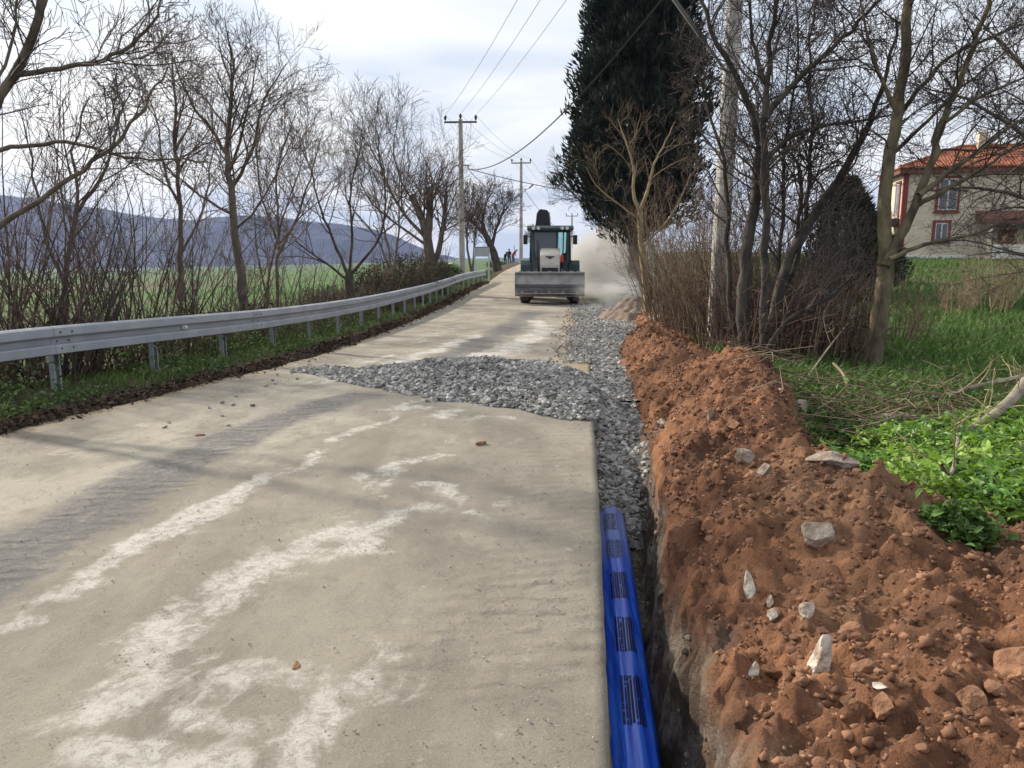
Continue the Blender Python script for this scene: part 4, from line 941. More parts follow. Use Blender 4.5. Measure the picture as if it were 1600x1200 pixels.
tree('bare_tree', 'faint distant bare tree between the lamp pole and the backhoe', [([(834, 408), (832, 385), (830, 368)], 98, .12, .05, 1.2, .3), ([(836, 408), (842, 385), (846, 362)], 98, .10, .04, 1.2, .3)], m_bark, m_twigr, dict(L0=3, n=[8, 6, 3], rmin=.014, up=.06), 13)
tree('bare_tree', 'wispy leaning sapling between the tallest tree and the valley field', [([(415, 490), (425, 400), (455, 300), (480, 230)], 16.5, .03, .006, 1.0, .2), ([(418, 480), (400, 380), (395, 300)], 16.5, .025, .006, 1.0, .2)], m_bark, m_twigr, dict(L0=2.0, n=[8, 6, 4], up=.05), 14)
tree('bare_tree', 'thin tree with long upswept shoots left of the pollarded tree', [([(612, 450), (608, 380), (585, 300), (570, 230)], 27, .05, .008, 1.0, .2), ([(612, 440), (625, 360), (622, 280), (635, 215)], 27, .045, .008, 1.0, .2), ([(611, 430), (590, 370), (545, 320), (520, 270)], 27, .04, .008, 1.0, .2)], m_bark, m_twigr, dict(L0=2.8, n=[7, 6, 4], up=.08, rmin=.004), 15)
tree('bare_tree', 'crooked thin tree behind the leaning limbs at the far left', [([(105, 560), (100, 440), (125, 330), (110, 230), (140, 150)], 11.5, .045, .008, 1.0, .3), ([(102, 450), (60, 350), (50, 250), (30, 170)], 11.5, .03, .006, 1.0, .2), ([(122, 330), (170, 260), (185, 180), (215, 120)], 11.5, .03, .006, 1.0, .2)], m_bark, m_twig, dict(L0=1.8, n=[9, 6, 4], up=.03), 16)
for i, (px, Yd, h, n_, sp_, lab) in enumerate([
    (-60, 9.5, 4.3, 22, 1.4, 'tangled bare shrub at the very left edge behind the rail'),
    (60, 10.2, 4.0, 30, 1.7, 'dense clump of upright bare stems behind the nearest rail joint'),
    (165, 11.0, 4.1, 30, 1.8, 'bare many stemmed shrub behind the rail left of the slender tree'),
    (235, 12.2, 3.4, 24, 1.7, 'bare shrub behind the rail at the foot of the slender tree'),
    (325, 14.5, 2.9, 18, 1.6, 'sparse bare shrub left of the tallest tree trunk'),
    (470, 18.5, 2.4, 20, 1.8, 'low bare shrub right of the tallest tree behind the rail'),
    (0, 9.3, 2.6, 24, .8, 'low thick clump of stems hard behind the rail at the left edge'),
    (105, 10.1, 2.4, 24, .9, 'low stems poking over the rail between its first two posts'),
    (395, 15.5, 2.3, 22, 1.6, 'bushy low shrub at the foot of the tallest tree'),
    (280, 13.2, 2.6, 22, 1.5, 'low shrub right beside the slender tree trunk')]):
    shrub('bare_shrub', lab, px, Yd, h, n_, sp_, m_twig if i % 2 else m_twigr, 40 + i, lean=(.05 * (i - 2), 0), r0=.015)

def leafmass(name, label, c, rad, n, L, W_, mat, seed, cat='bush', stems=14, twig=None):
    r = np.random.default_rng(seed); d = r.normal(size=(n, 3)); d /= np.linalg.norm(d, axis=1, keepdims=True)
    k = r.random(n) ** .45; lump = 1 + .35 * fbm(d[:, 0] * 2.2 + d[:, 2], d[:, 1] * 2.2 + 5, seed, 3)
    pos = d * (k * lump)[:, None] * np.array(rad); pos[:, 2] += rad[2] * .9; pos = pos[pos[:, 2] > 0]
    t = empty(name, c); tag(t, label, cat)
    m = len(pos); leaves('foliage', pos, r.normal(size=(m, 3)) + np.array([0, 0, .5]), r.uniform(.6, 1.2, m) * L, r.uniform(.6, 1.2, m) * W_, mat, t, seed)
    rd = random.Random(seed); lst = []
    for i in range(stems):
        a = rd.uniform(0, 6.28); q = (math.cos(a) * rad[0] * .9 * rd.random(), math.sin(a) * rad[1] * .9 * rd.random(), rad[2] * rd.uniform(1.2, 2.0))
        lst.append(([(q[0] * .15, q[1] * .15, 0), (q[0] * .5, q[1] * .5, q[2] * .5), (q[0] * .85, q[1] * .85, q[2] * .85), q], [.03, .02, .013, .006], 5))
    tubes('stems', lst, twig or m_twig, t)
    return t
def gpt(px, Yd, dz=-.05): x = (px - 800) / 1200 * Yd; return (x, Yd, H(x, Yd) + dz)
for i, (px, Yd, rad, n_, lab) in enumerate([(585, 24, (1.0, 1.0, .75), 2600, 'brown green hedge bush behind the middle of the guard rail'), (630, 28, (1.3, 1.2, 1.0), 3600, 'largest brownish bush of the hedge below the pollarded tree'),
                                     (672, 33, (1.1, 1.1, .9), 2600, 'dark bush around the foot of the pollarded tree'), (515, 22.5, (.9, .9, .55), 1500, 'low brownish bush left of the thick dark trunk')]):
    leafmass('hedge_bush', lab, gpt(px, Yd), rad, n_, .09, .05, m_hedge, 70 + i, stems=40, twig=m_brush)
    shrub('hedge_twigs', ['wiry twigs sticking out of the brown green hedge bush', 'wiry twigs above the largest hedge bush', 'wiry twigs round the foot of the pollarded tree', 'wiry twigs over the low bush left of the thick trunk'][i], px, Yd + .05, rad[2] * 2.6, 22, rad[0] * 1.6, m_twigr, 80 + i, r0=.02)
leafmass('evergreen_bush', 'dark green leafy bush left of the tall power pole', gpt(700, 41), (.9, .8, .62), 2200, .14, .08, m_vgrass, 77)
leafmass('evergreen_bush', 'small green bush at the road bend behind the workers', gpt(776, 84), (1.2, .9, .45), 900, .2, .12, m_vgrass, 78)

# --- right side
tree('bare_tree', 'big many stemmed bare tree clump behind the orange mound', [
    ([(1168, 590), (1160, 500), (1162, 430), (1180, 310), (1188, 235), (1180, 180), (1160, 130), (1115, 60), (1085, -30)], 10.2, .10, .02, .9, .35),
    ([(1190, 585), (1194, 480), (1196, 380), (1196, 260), (1194, 180), (1202, 90), (1215, 0), (1222, -90)], 9.9, .065, .02, 1.0, .35),
    ([(1180, 590), (1200, 500), (1235, 400), (1290, 310), (1335, 245), (1360, 190), (1385, 120), (1400, 30)], 10.3, .09, .015, 1.0, .35),
    ([(1196, 185), (1225, 145), (1270, 100), (1320, 60), (1375, 0), (1420, -60)], 9.9, .045, .012, 1.2, .15), ([(1197, 250), (1235, 210), (1290, 195), (1345, 190), (1400, 178)], 9.9, .036, .010, 1.1, .2),
    ([(1192, 130), (1180, 80), (1170, 20), (1178, -60)], 9.9, .03, .01, 1.1, .2), ([(1240, 395), (1255, 290), (1245, 240), (1205, 225)], 10.6, .032, .009, 1.0, .2),
    ([(1185, 590), (1218, 470), (1250, 395), (1262, 300), (1270, 200), (1262, 100), (1275, 0)], 10.8, .05, .010, 1.1, .35), ([(1165, 580), (1135, 470), (1140, 330), (1128, 230), (1100, 160), (1085, 60)], 10.9, .045, .008, .9, .4),
    ([(1175, 590), (1215, 515), (1262, 480), (1300, 460), (1335, 430), (1350, 395)], 9.6, .035, .012, .8, .3), ([(1195, 585), (1215, 440), (1222, 330), (1228, 200), (1250, 90), (1240, -20)], 10.5, .035, .009, 1.1, .3)],
    m_barkdark, m_twig, dict(L0=1.7, n=[13, 7, 4], rmin=.0032, ang=(25, 75), wig=.17), 21)
tree('bare_tree', 'forked lichen covered tree standing in the green field on the right', [
    ([(1360, 590), (1370, 520), (1382, 440), (1384, 400)], 9.6, .11, .095, .3, .6),
    ([(1384, 402), (1378, 330), (1384, 270), (1400, 200), (1408, 130), (1414, 60), (1420, -20), (1425, -110)], 9.6, .085, .045, .9, .3),
    ([(1384, 415), (1412, 360), (1438, 300), (1462, 235), (1485, 160), (1512, 95), (1540, 20), (1560, -60)], 9.5, .06, .022, 1.0, .3),
    ([(1436, 305), (1475, 275), (1530, 235), (1580, 195), (1640, 165)], 9.3, .036, .012, .9, .2), ([(1428, 325), (1470, 300), (1520, 275), (1570, 240), (1640, 190)], 9.7, .034, .012, .8, .2),
    ([(1390, 405), (1425, 388), (1460, 378), (1520, 368), (1570, 345), (1640, 330)], 9.3, .03, .010, .7, .2), ([(1402, 190), (1440, 130), (1480, 90), (1540, 60), (1620, 30)], 9.7, .032, .010, 1.1, .2),
    ([(1404, 180), (1375, 120), (1355, 60), (1340, -20)], 9.5, .03, .010, 1.1, .2), ([(1478, 190), (1530, 150), (1580, 130), (1640, 105)], 9.5, .024, .008, 1.1, .2), ([(1395, 240), (1450, 190), (1520, 120), (1600, 60)], 10, .028, .008, 1.0, .3)],
    m_barklich, m_twig, dict(L0=1.6, n=[10, 7, 4], rmin=.003, ang=(25, 75), wig=.16), 22)
tree('bare_tree', 'bare tree outside the right edge whose fine branches cross the house', [
    ([(1740, 640), (1730, 480), (1720, 330)], 11.5, .12, .10, 0), ([(1722, 350), (1660, 260), (1590, 200), (1500, 150), (1430, 130)], 11.4, .05, .008, 1.2, .25),
    ([(1722, 380), (1650, 330), (1580, 300), (1500, 290), (1440, 300)], 11.2, .045, .008, 1.2, .25), ([(1720, 330), (1650, 180), (1590, 90), (1520, 20)], 11.6, .05, .010, 1.2, .25),
    ([(1730, 450), (1650, 420), (1580, 390), (1510, 400)], 11.0, .03, .006, 1.2, .25)], m_bark, m_twig, dict(L0=1.7, n=[10, 6, 4], ang=(25, 75)), 26)
tree('bare_tree', 'small ochre trunked tree with forked top in front of the big dark conifer', [
    ([(1012, 505), (1010, 455), (1005, 410), (1000, 350), (1000, 330)], 19, .085, .07, .5, .5), ([(1000, 332), (988, 300), (992, 260), (975, 215), (965, 185)], 19, .05, .010, 1.1, .25), ([(1000, 330), (1012, 295), (1022, 255), (1040, 225), (1055, 190)], 19, .05, .010, 1.1, .25),
    ([(1003, 385), (1040, 350), (1065, 310), (1080, 270)], 18.8, .03, .008, .9, .3), ([(1000, 345), (955, 310), (930, 290), (915, 260)], 19, .026, .007, .9, .3)], m_barkyel, m_brush, dict(L0=1.6, n=[8, 5, 4]), 23)
tree('bare_tree', 'bare tree leaning left of the big dark conifer above the dust', [
    ([(952, 440), (944, 400), (938, 365), (936, 335), (928, 310), (920, 285)], 42, .17, .07, 1.2, .45), ([(937, 345), (918, 322), (900, 308), (882, 288), (872, 270)], 42, .07, .015, 1.2, .2), ([(936, 335), (940, 300), (945, 270)], 42, .07, .02, 1.2, .2)], m_bark, m_twig, dict(L0=2.8, n=[8, 6, 4], rmin=.008), 24)
tree('bare_tree', 'pale twiggy far tree right of the backhoe above the dust cloud', [([(920, 425), (921, 410), (922, 396)], 95, .12, .06, 1.5, .2), ([(921, 420), (914, 400), (908, 390)], 95, .09, .04, 1.3, .2), ([(921, 420), (932, 402), (938, 392)], 95, .09, .04, 1.3, .2)], m_bark, m_brush, dict(L0=2.2, n=[8, 6, 3], rmin=.012), 25)
for i, (px, Yd, h, n_, sp_, mt, lab) in enumerate([
    (1048, 17.0, 3.4, 46, 1.5, m_brush, 'brown thicket right of the ochre tree'), (1090, 15.0, 3.2, 50, 1.4, m_brush, 'dense dead brown brush left of the weathered concrete pole'),
    (1125, 12.2, 2.3, 44, 1.0, m_brush, 'pale dry stems crowding the foot of the weathered concrete pole'), (1215, 11.4, 2.2, 40, 1.6, m_twig, 'dark tangle of stems at the foot of the big tree clump'),
    (1300, 11.8, 1.9, 22, 1.5, m_twig, 'low dark brush between the tree clump and the forked tree'), (1150, 14.0, 3.4, 36, 1.6, m_twigr, 'reddish brown brush behind the weathered concrete pole'),
    (1270, 14.5, 3.4, 30, 2.0, m_twig, 'tall thin brush behind the big tree clump'), (1030, 21.5, 3.0, 36, 1.8, m_brush, 'grey brown brush under the big dark conifer'),
    (1185, 12.0, 1.6, 50, 1.5, m_twig, 'darkest low tangle between the concrete pole and the tree clump'), (1255, 11.0, 1.3, 34, 1.3, m_twigr, 'knee high bramble right of the tree clump'),
    (1070, 19.0, 2.6, 46, 1.7, m_brush, 'brown brush filling the gap behind the ochre tree'), (1400, 13.0, 1.2, 26, 1.4, m_brush, 'sparse dry bramble in the field behind the forked tree')]):
    shrub('brush_shrub', lab, px, Yd, h, n_, sp_, mt, 120 + i, r0=.012, opt=dict(wig=.16, up=.02))
shrub('dry_canes', 'straw coloured clump of dry canes below the house porch', 1545, 20, 2.0, 60, 1.5, m_dry, 140, r0=.012, opt=dict(up=-.01))
shrub('dry_canes', 'small tuft of dry stems left of the straw coloured clump', 1490, 19, 1.0, 26, .8, m_dry, 141, r0=.010)

# conifers
def sprays(name, pos, d, L, W_, mat, parent, seed):
    r = np.random.default_rng(seed + 50); n = len(pos); d = d / np.linalg.norm(d, axis=1, keepdims=True)
    s = np.cross(d, r.normal(size=(n, 3))); s /= np.linalg.norm(s, axis=1, keepdims=True) + 1e-9; L = L[:, None]; W_ = W_[:, None]
    v = np.stack([pos - d * L * .3, pos + s * W_ * .5 + d * L * .1, pos + d * L * .7, pos - s * W_ * .5 + d * L * .15], 1); b = np.arange(n) * 4
    return mesh_np(name, v.reshape(-1, 3), np.stack([b, b + 1, b + 2, b + 3], -1), mat, parent)
def conifer(name, label, c, h, rmax, skirt, n, mat, seed, L, W_, shape, trunk_r):
    r = np.random.default_rng(seed); t = empty(name, c); tag(t, label, 'tree')
    u = r.random(n) ** .85; z = skirt + u * (h - skirt); az = r.uniform(0, 2 * math.pi, n)
    prof_ = np.interp(u, *shape) * rmax
    lump = 1 + .60 * fbm(np.cos(az) * 1.8 + 3, z * .9 + np.sin(az) * 1.8, seed, 3, .6) + .5 * fbm(np.cos(az) * 6, z * 2.6 + np.sin(az) * 6, seed + 5, 3)
    rad = prof_ * np.clip(lump, .35, 1.5) * (1 - .55 * r.random(n) ** 2.0)
    z = z + (h * .11) * fbm(np.cos(az) * 2.6 + 9, np.sin(az) * 2.6, seed + 9, 3) * (1 - u) ** 2 * 2
    pos = np.stack([rad * np.cos(az), rad * np.sin(az), z], -1)
    d = np.stack([np.cos(az) * .6, np.sin(az) * .6, np.full(n, .75)], -1) + r.normal(size=(n, 3)) * .32
    sprays('crown', pos, d, r.uniform(.5, 1.5, n) * L, r.uniform(.6, 1.3, n) * W_, mat, t, seed)
    lst = [([(0, 0, -.3), (.03, 0, h * .3), (0, .02, h * .7), (0, 0, h * .97)], [trunk_r, trunk_r * .8, trunk_r * .4, .02], 10)]
    rd = random.Random(seed)
    for i in range(70):
        zz_ = rd.uniform(skirt * .7, h * .85); a = rd.uniform(0, 6.28); rr = float(np.interp((zz_ - skirt) / (h - skirt), *shape)) * rmax * .75
        lst.append(([(0, 0, zz_ - .5 * rr), (rr * .5 * math.cos(a), rr * .5 * math.sin(a), zz_), (rr * math.cos(a), rr * math.sin(a), zz_ + rr * .7)], [.06, .04, .012], 5))
    tubes('trunk', lst, m_barkdark, t)
    return t
conifer('cypress_tree', 'tall dense almost black conifer right of the backhoe', gpt(990, 30), 13.8, 2.35, 3.0, 82000, m_cyp, 3, .30, .075,
        ([0, .04, .13, .3, .5, .65, .8, .92, 1], [.25, .75, 1.0, .97, .86, .70, .50, .28, .03]), .30)
conifer('cypress_tree', 'short dusty evergreen left of the big dark conifer trunk', gpt(962, 37), 4.4, .75, .3, 9000, m_con, 4, .22, .06, ([0, .2, .6, 1], [.8, 1, .8, .1]), .08)
conifer('spruce_tree', 'small dark green conifer behind the big tree clump', gpt(1312, 24), 3.7, 1.15, .2, 15000, m_con, 5, .22, .04, ([0, .15, .5, .8, 1], [.8, 1, .85, .5, .1]), .09)
conifer('spruce_tree', 'low dark evergreen behind the forked tree trunk', gpt(1345, 30), 2.4, 1.3, .1, 9000, m_con, 6, .2, .05, ([0, .3, .7, 1], [.9, 1, .7, .1]), .07)

fp = tag(empty('fence_post', gpt(1013, 19.2)), 'short dark wooden post beside the small earth cone', 'post')
MB().cyl((0, 0, -.2), (.02, 0, .95), .07, .06, 9).build('shaft', m_barkdark, fp); MB().cyl((.02, 0, .93), (.02, 0, .98), .062, .03, 9).build('top', m_barkdark, fp)

# ------------------------------------------------------------------ fallen wood and brush on the right
def ground_r(x, y): return float(np.maximum(bank_z(x, y), -9)) if (y < 27 and x - float(xr(y)) < 4.2) else H(x, y)
def fallen(name, label, pl, r0, r1, mat, kids=0, seed=1, lift=None, cat='branch', h0=.2):
    """pl: pixels whose points rest on (or lift above) the field"""
    pts = []
    for i, q in enumerate(pl):
        x, y = G(q[0], q[1], h0 + (lift[i] if lift else 0)); pts.append((x, y, ground_r(x, y) + r0 * .8 + (lift[i] if lift else 0)))
    A, rr, ln = resample(pts, np.linspace(r0, r1, len(pts)), max(7, 3 * len(pts)))
    rd = random.Random(seed); tw = []
    dd = np.gradient(A, axis=0); dd /= np.linalg.norm(dd, axis=1, keepdims=True)
    if kids: sprout(tw, [tuple(a) for a in A], list(rr), [tuple(a) for a in dd], .8, 0, dict(OPT, lv=2, n=[kids, 4], len=(.3, .8), lift=.1), rd, .1)
    t = empty(name, tuple(A[0])); tag(t, label, cat); org = A[0]
    tubes('stem', [([tuple(a - org) for a in A], list(rr), 8)], mat, t)
    if tw: tubes('twigs', [([tuple(np.array(p_) - org) for p_ in pts_], r_, s_) for pts_, r_, s_ in tw], m_dry if mat is m_deadwood else m_brush, t)['kind'] = 'stuff'
fallen('fallen_log', 'thick brown log lying in the grass behind the bright green weeds', [(1340, 655), (1400, 650), (1460, 656), (1505, 664)], .055, .05, m_deadwood, 4, 1, cat='log')
fallen('fallen_branch', 'long pale branch curving up from the log towards the right edge', [(1395, 672), (1460, 670), (1510, 660), (1550, 640), (1585, 612), (1605, 585)], .022, .05, m_deadwood, 7, 2, [.03, .05, .08, .15, .25, .35])
fallen('fallen_branch', 'pale branch lying across the grass above the long curved one', [(1442, 617), (1480, 608), (1520, 592), (1570, 582), (1620, 572)], .016, .026, m_deadwood, 7, 3, [.08, .1, .14, .16, .2])
fallen('fallen_branch', 'short twig hanging down over the bright green weeds', [(1498, 668), (1494, 700), (1486, 722), (1470, 745)], .014, .006, m_deadwood, 4, 4, [.12, .2, .22, .2])
fallen('fallen_branch', 'thin straight pole leaning left of the forked tree', [(1248, 602), (1290, 540), (1330, 490), (1360, 450)], .012, .006, m_deadwood, 5, 5, [.05, .3, .5, .7])
fallen('fallen_branch', 'bleached stick standing beside the foot of the forked tree', [(1302, 562), (1318, 580), (1328, 605)], .012, .014, m_dry, 2, 6, [.25, .15, .03])
n = 520; rd = random.Random(33); lst = []
for i in range(n):
    px, py = rd.gauss(1390, 95), rd.gauss(635, 28)
    if py < 585 or py > 690: continue
    x, y = G(px, py, .22); z = ground_r(x, y) + abs(rd.gauss(0, .07)); a = rd.uniform(0, 3.14); l = rd.uniform(.12, .5); up = rd.uniform(-.05, .3)
    d = Vector((math.cos(a), math.sin(a) * .7, up)) * l
    lst.append(([(x - d.x, y - d.y, z), (x, y, z + rd.uniform(.0, .06)), (x + d.x, y + d.y, z + d.z)], [.006, .005, .003], 3))
tag(tubes('dead_twigs', lst, m_brush, None), 'heap of dead twigs and dry stalks round the fallen log', 'twigs', kind='stuff')

# ------------------------------------------------------------------ grass, weeds, litter (uncountable)
def on_right(x, y):
    x = np.asarray(x); y = np.asarray(y); a = x - xr(y); inb = (a < 4.2) & (y < 28)
    return np.where(inb, bank(y, np.clip(a, 0, 4.3))[0], Hraw(x, y) - .03)
# bright broad-leaved weeds
n = 30000; u1 = rng.random(n)
x_ = rng.uniform(1.35, 5.2, n); y_ = rng.uniform(3.5, 6.3, n)
a_ = x_ - xr(y_); toe = at_(y_)
edge = .12 * fbm(x_ * 2.5, y_ * 2.5, 171, 3)
k = (a_ > np.maximum(toe, 1.15) + edge - .10) & (y_ > np.interp(x_, [1.3, 2.1, 2.7, 5], [4.4, 3.95, 3.72, 3.6]) + edge * 1.3) & (y_ < np.interp(x_, [1.6, 2.6, 3.4, 5], [5.0, 5.5, 5.9, 6.2]) + edge)
k &= rng.random(n) < .35 + .9 * (vn(x_ * 3.2, y_ * 3.2, 172) + .5)
x_, y_ = x_[k], y_[k]; m = len(x_)
hgt = .03 + (.16 + .12 * vn(x_ * 2.2, y_ * 2.2, 173)) * rng.random(m) ** .7
pos = np.stack([x_, y_, on_right(x_, y_) + hgt], -1)
dirs = rng.normal(size=(m, 3)) * .8; dirs[:, 2] = dirs[:, 2] * .45 + .25
tag(leaves('green_weeds', pos, dirs, .022 + .085 * rng.random(m) ** 1.7, .012 + .045 * rng.random(m) ** 1.5, m_leaf, None, 12, .2), 'bright green leafy weeds growing beside the earth bank', 'weeds', kind='stuff')
# dark tuft patches at the mound's shoulder
n = 7000; c = [(1290, 648, .22, .5), (1265, 610, .25, .6), (1330, 610, .3, .7), (1480, 620, .35, .8), (1300, 690, .12, .25), (1400, 640, .3, .5), (1600, 640, .3, .4), (1500, 832, .06, .05)]
pp = []
for px, py, sx_, sy_ in c:
    q = pix_bank(px, py); pp.append(np.stack([q[0] + rng.normal(0, sx_, n // 8), q[1] + rng.normal(0, sy_, n // 8)], -1))
pp = np.concatenate(pp); k = (pp[:, 1] > 3) & (pp[:, 0] - xr(pp[:, 1]) > 1.2); pp = pp[k]; m = len(pp)
pos = np.stack([pp[:, 0], pp[:, 1], on_right(pp[:, 0], pp[:, 1]) + .08 * rng.random(m)], -1); dirs = rng.normal(size=(m, 3)); dirs[:, 2] = np.abs(dirs[:, 2]) * .6 + .2
tag(leaves('dark_weeds', pos, dirs, rng.uniform(.03, .07, m), rng.uniform(.015, .035, m), m_grass, None, 13), 'dark green low weeds dotted along the edge of the bank', 'weeds', kind='stuff')
# field grass
n = 60000; y_ = 5 + 50 * rng.random(n) ** 1.9; x_ = xr(y_) + 1.6 + (y_ * .75 + 1.5) * rng.random(n)
a_ = x_ - xr(y_); k = (a_ > at_(np.clip(y_, 0, 30)) + .05) & (rng.random(n) < .45 + .9 * (vn(x_ * .8, y_ * .8, 181) + .35)); x_, y_ = x_[k], y_[k]; m = len(x_)
hg = rng.uniform(.08, .22, m) * (1 + .5 * vn(x_ * .7, y_ * .7, 182)); wd = .006 + .0016 * y_
tag(blades('field_grass', np.stack([x_, y_, on_right(x_, y_) - .01], -1), hg, wd, m_grass, .8, None, 14), 'rough green grass covering the field on the right', 'grass', kind='stuff')
n = 9000; y_ = 6 + 22 * rng.random(n) ** 1.5; x_ = xr(y_) + 2.2 + (y_ * .7 + 1) * rng.random(n); k = vn(x_ * .55, y_ * .55, 185) > .08; x_, y_ = x_[k], y_[k]; m = len(x_)
dirs = rng.normal(size=(m, 3)) * .8; dirs[:, 2] = dirs[:, 2] * .4 + .3
tag(leaves('field_weeds', np.stack([x_, y_, on_right(x_, y_) + rng.random(m) * .16], -1), dirs, rng.uniform(.05, .10, m), rng.uniform(.02, .05, m), m_grass, None, 15), 'patches of brighter leafy weeds in the field under the trees', 'weeds', kind='stuff')
# left verge
n = 38000; y_ = 3.5 + 55 * rng.random(n) ** 1.8; al_ = .30 + 3.2 * rng.random(n) ** .9; x_ = xl(y_) - al_
k = rng.random(n) < smooth((al_ - .25 - .35 * (vn(x_ * 1.2, y_ * 1.2, 191) + .5)) / .3) * (.35 + .9 * (vn(x_ * .9, y_ * .9, 192) + .5)); x_, y_ = x_[k], y_[k]; m = len(x_)
tag(blades('verge_grass', np.stack([x_, y_, Hraw(x_, y_) - .01], -1), rng.uniform(.05, .17, m) * (1 + .8 * vn(x_ * 1.1, y_ * 1.1, 193)), .005 + .0012 * y_, m_vgrass, .9, None, 16), 'dark green grass on the verge under the guard rail', 'grass', kind='stuff')
n = 24000; y_ = 4 + 32 * rng.random(n) ** 1.6; al_ = .40 + 2.2 * rng.random(n); x_ = xl(y_) - al_; k = vn(x_ * .9, y_ * .9, 195) > -.12; x_, y_, al_ = x_[k], y_[k], al_[k]; m = len(x_)
dirs = rng.normal(size=(m, 3)); dirs[:, 2] = np.abs(dirs[:, 2]) * .6 + .1
tag(leaves('verge_weeds', np.stack([x_, y_, Hraw(x_, y_) + rng.random(m) ** 1.5 * (.10 + .32 * smooth((al_ - .7) / .5))], -1), dirs, rng.uniform(.03, .08, m), rng.uniform(.02, .045, m), m_vgrass, None, 17), 'leafy dark weeds round the guard rail posts', 'weeds', kind='stuff')
n = 8000; y_ = 3.5 + 40 * rng.random(n) ** 1.7; al_ = rng.normal(.16, .14, n); x_ = xl(y_) - al_; k = (al_ > -.22) & (rng.random(n) < .3 + vn(x_ * 2, y_ * 2, 196) + .5); x_, y_, al_ = x_[k], y_[k], al_[k]; m = len(x_)
dirs = rng.normal(size=(m, 3)); dirs[:, 2] *= .45
tag(leaves('leaf_litter', np.stack([x_, y_, Hraw(x_, y_) + .015 + .03 * rng.random(m)], -1), dirs, rng.uniform(.03, .08, m) * (1 + .02 * y_), rng.uniform(.02, .05, m) * (1 + .02 * y_), m_litter, None, 18, .4), 'dark fallen leaves along the left road edge', 'leaves', kind='stuff')
# hedge-bottom tangle beyond the rail
n = 11000; y_ = 5 + 34 * rng.random(n) ** 1.4; x_ = np.array(rx(y_)) - .35 - 2.2 * rng.random(n); k = vn(x_ * .7, y_ * .5, 197) > -.18; x_, y_ = x_[k], y_[k]; m = len(x_)
dirs = rng.normal(size=(m, 3)); dirs[:, 2] = np.abs(dirs[:, 2])
tag(leaves('hedge_bottom', np.stack([x_, y_, Hraw(x_, y_) + rng.random(m) ** 1.4 * .75], -1), dirs, rng.uniform(.04, .10, m), rng.uniform(.02, .05, m), m_hedge, None, 19), 'olive brown undergrowth behind the guard rail', 'undergrowth', kind='stuff')
lst = []
rd = random.Random(77)
for i in range(2600):
    y = 5 + 32 * rd.random() ** 1.4; x = float(rx(y)) - .3 - 2.0 * rd.random(); z = H(x, y); h = rd.uniform(.3, 1.1); a = rd.uniform(0, 6.28); l = rd.uniform(.1, .45)
    lst.append(([(x, y, z - .03), (x + math.cos(a) * l * .4, y + math.sin(a) * l * .4, z + h * .6), (x + math.cos(a) * l, y + math.sin(a) * l, z + h)], [.006, .005, .003], 3))
tag(tubes('undergrowth_stems', lst, m_twigr, None), 'thin brown stems of undergrowth behind the guard rail', 'undergrowth', kind='stuff')

n = 9000; y_ = 9.5 + 13 * rng.random(n) ** 1.2; x_ = xr(y_) + 1.9 + 2.6 * rng.random(n); k = (vn(x_ * 1.1, y_ * 1.1, 201) > -.15) & (x_ / y_ < .47); x_, y_ = x_[k], y_[k]; m = len(x_)
dirs = rng.normal(size=(m, 3)); dirs[:, 2] *= .7
tag(leaves('thicket_litter', np.stack([x_, y_, on_right(x_, y_) + rng.random(m) ** 2.2 * .8], -1), dirs, rng.uniform(.03, .09, m), rng.uniform(.015, .045, m), m_litter, None, 22), 'dead brown leaves caught in the thicket under the right hand trees', 'leaves', kind='stuff')
lst = []
for i in range(2200):
    y = 9.5 + 13 * rd.random() ** 1.2; x = float(xr(y)) + 1.8 + 2.7 * rd.random()
    if x / y > .48: continue
    z = float(on_right(np.array([x]), np.array([y]))[0]); h = rd.uniform(.3, 1.5) * (1 if rd.random() < .6 else .5); a = rd.uniform(0, 6.28); l = rd.uniform(.15, .8)
    lst.append(([(x, y, z - .03), (x + math.cos(a) * l * .3, y + math.sin(a) * l * .3, z + h * .65), (x + math.cos(a) * l, y + math.sin(a) * l, z + h * rd.uniform(.5, 1))], [.007, .005, .003], 3))
tag(tubes('thicket_stems', lst, m_twigr, None), 'tangled thin stems of undergrowth between the right hand trees', 'undergrowth', kind='stuff')

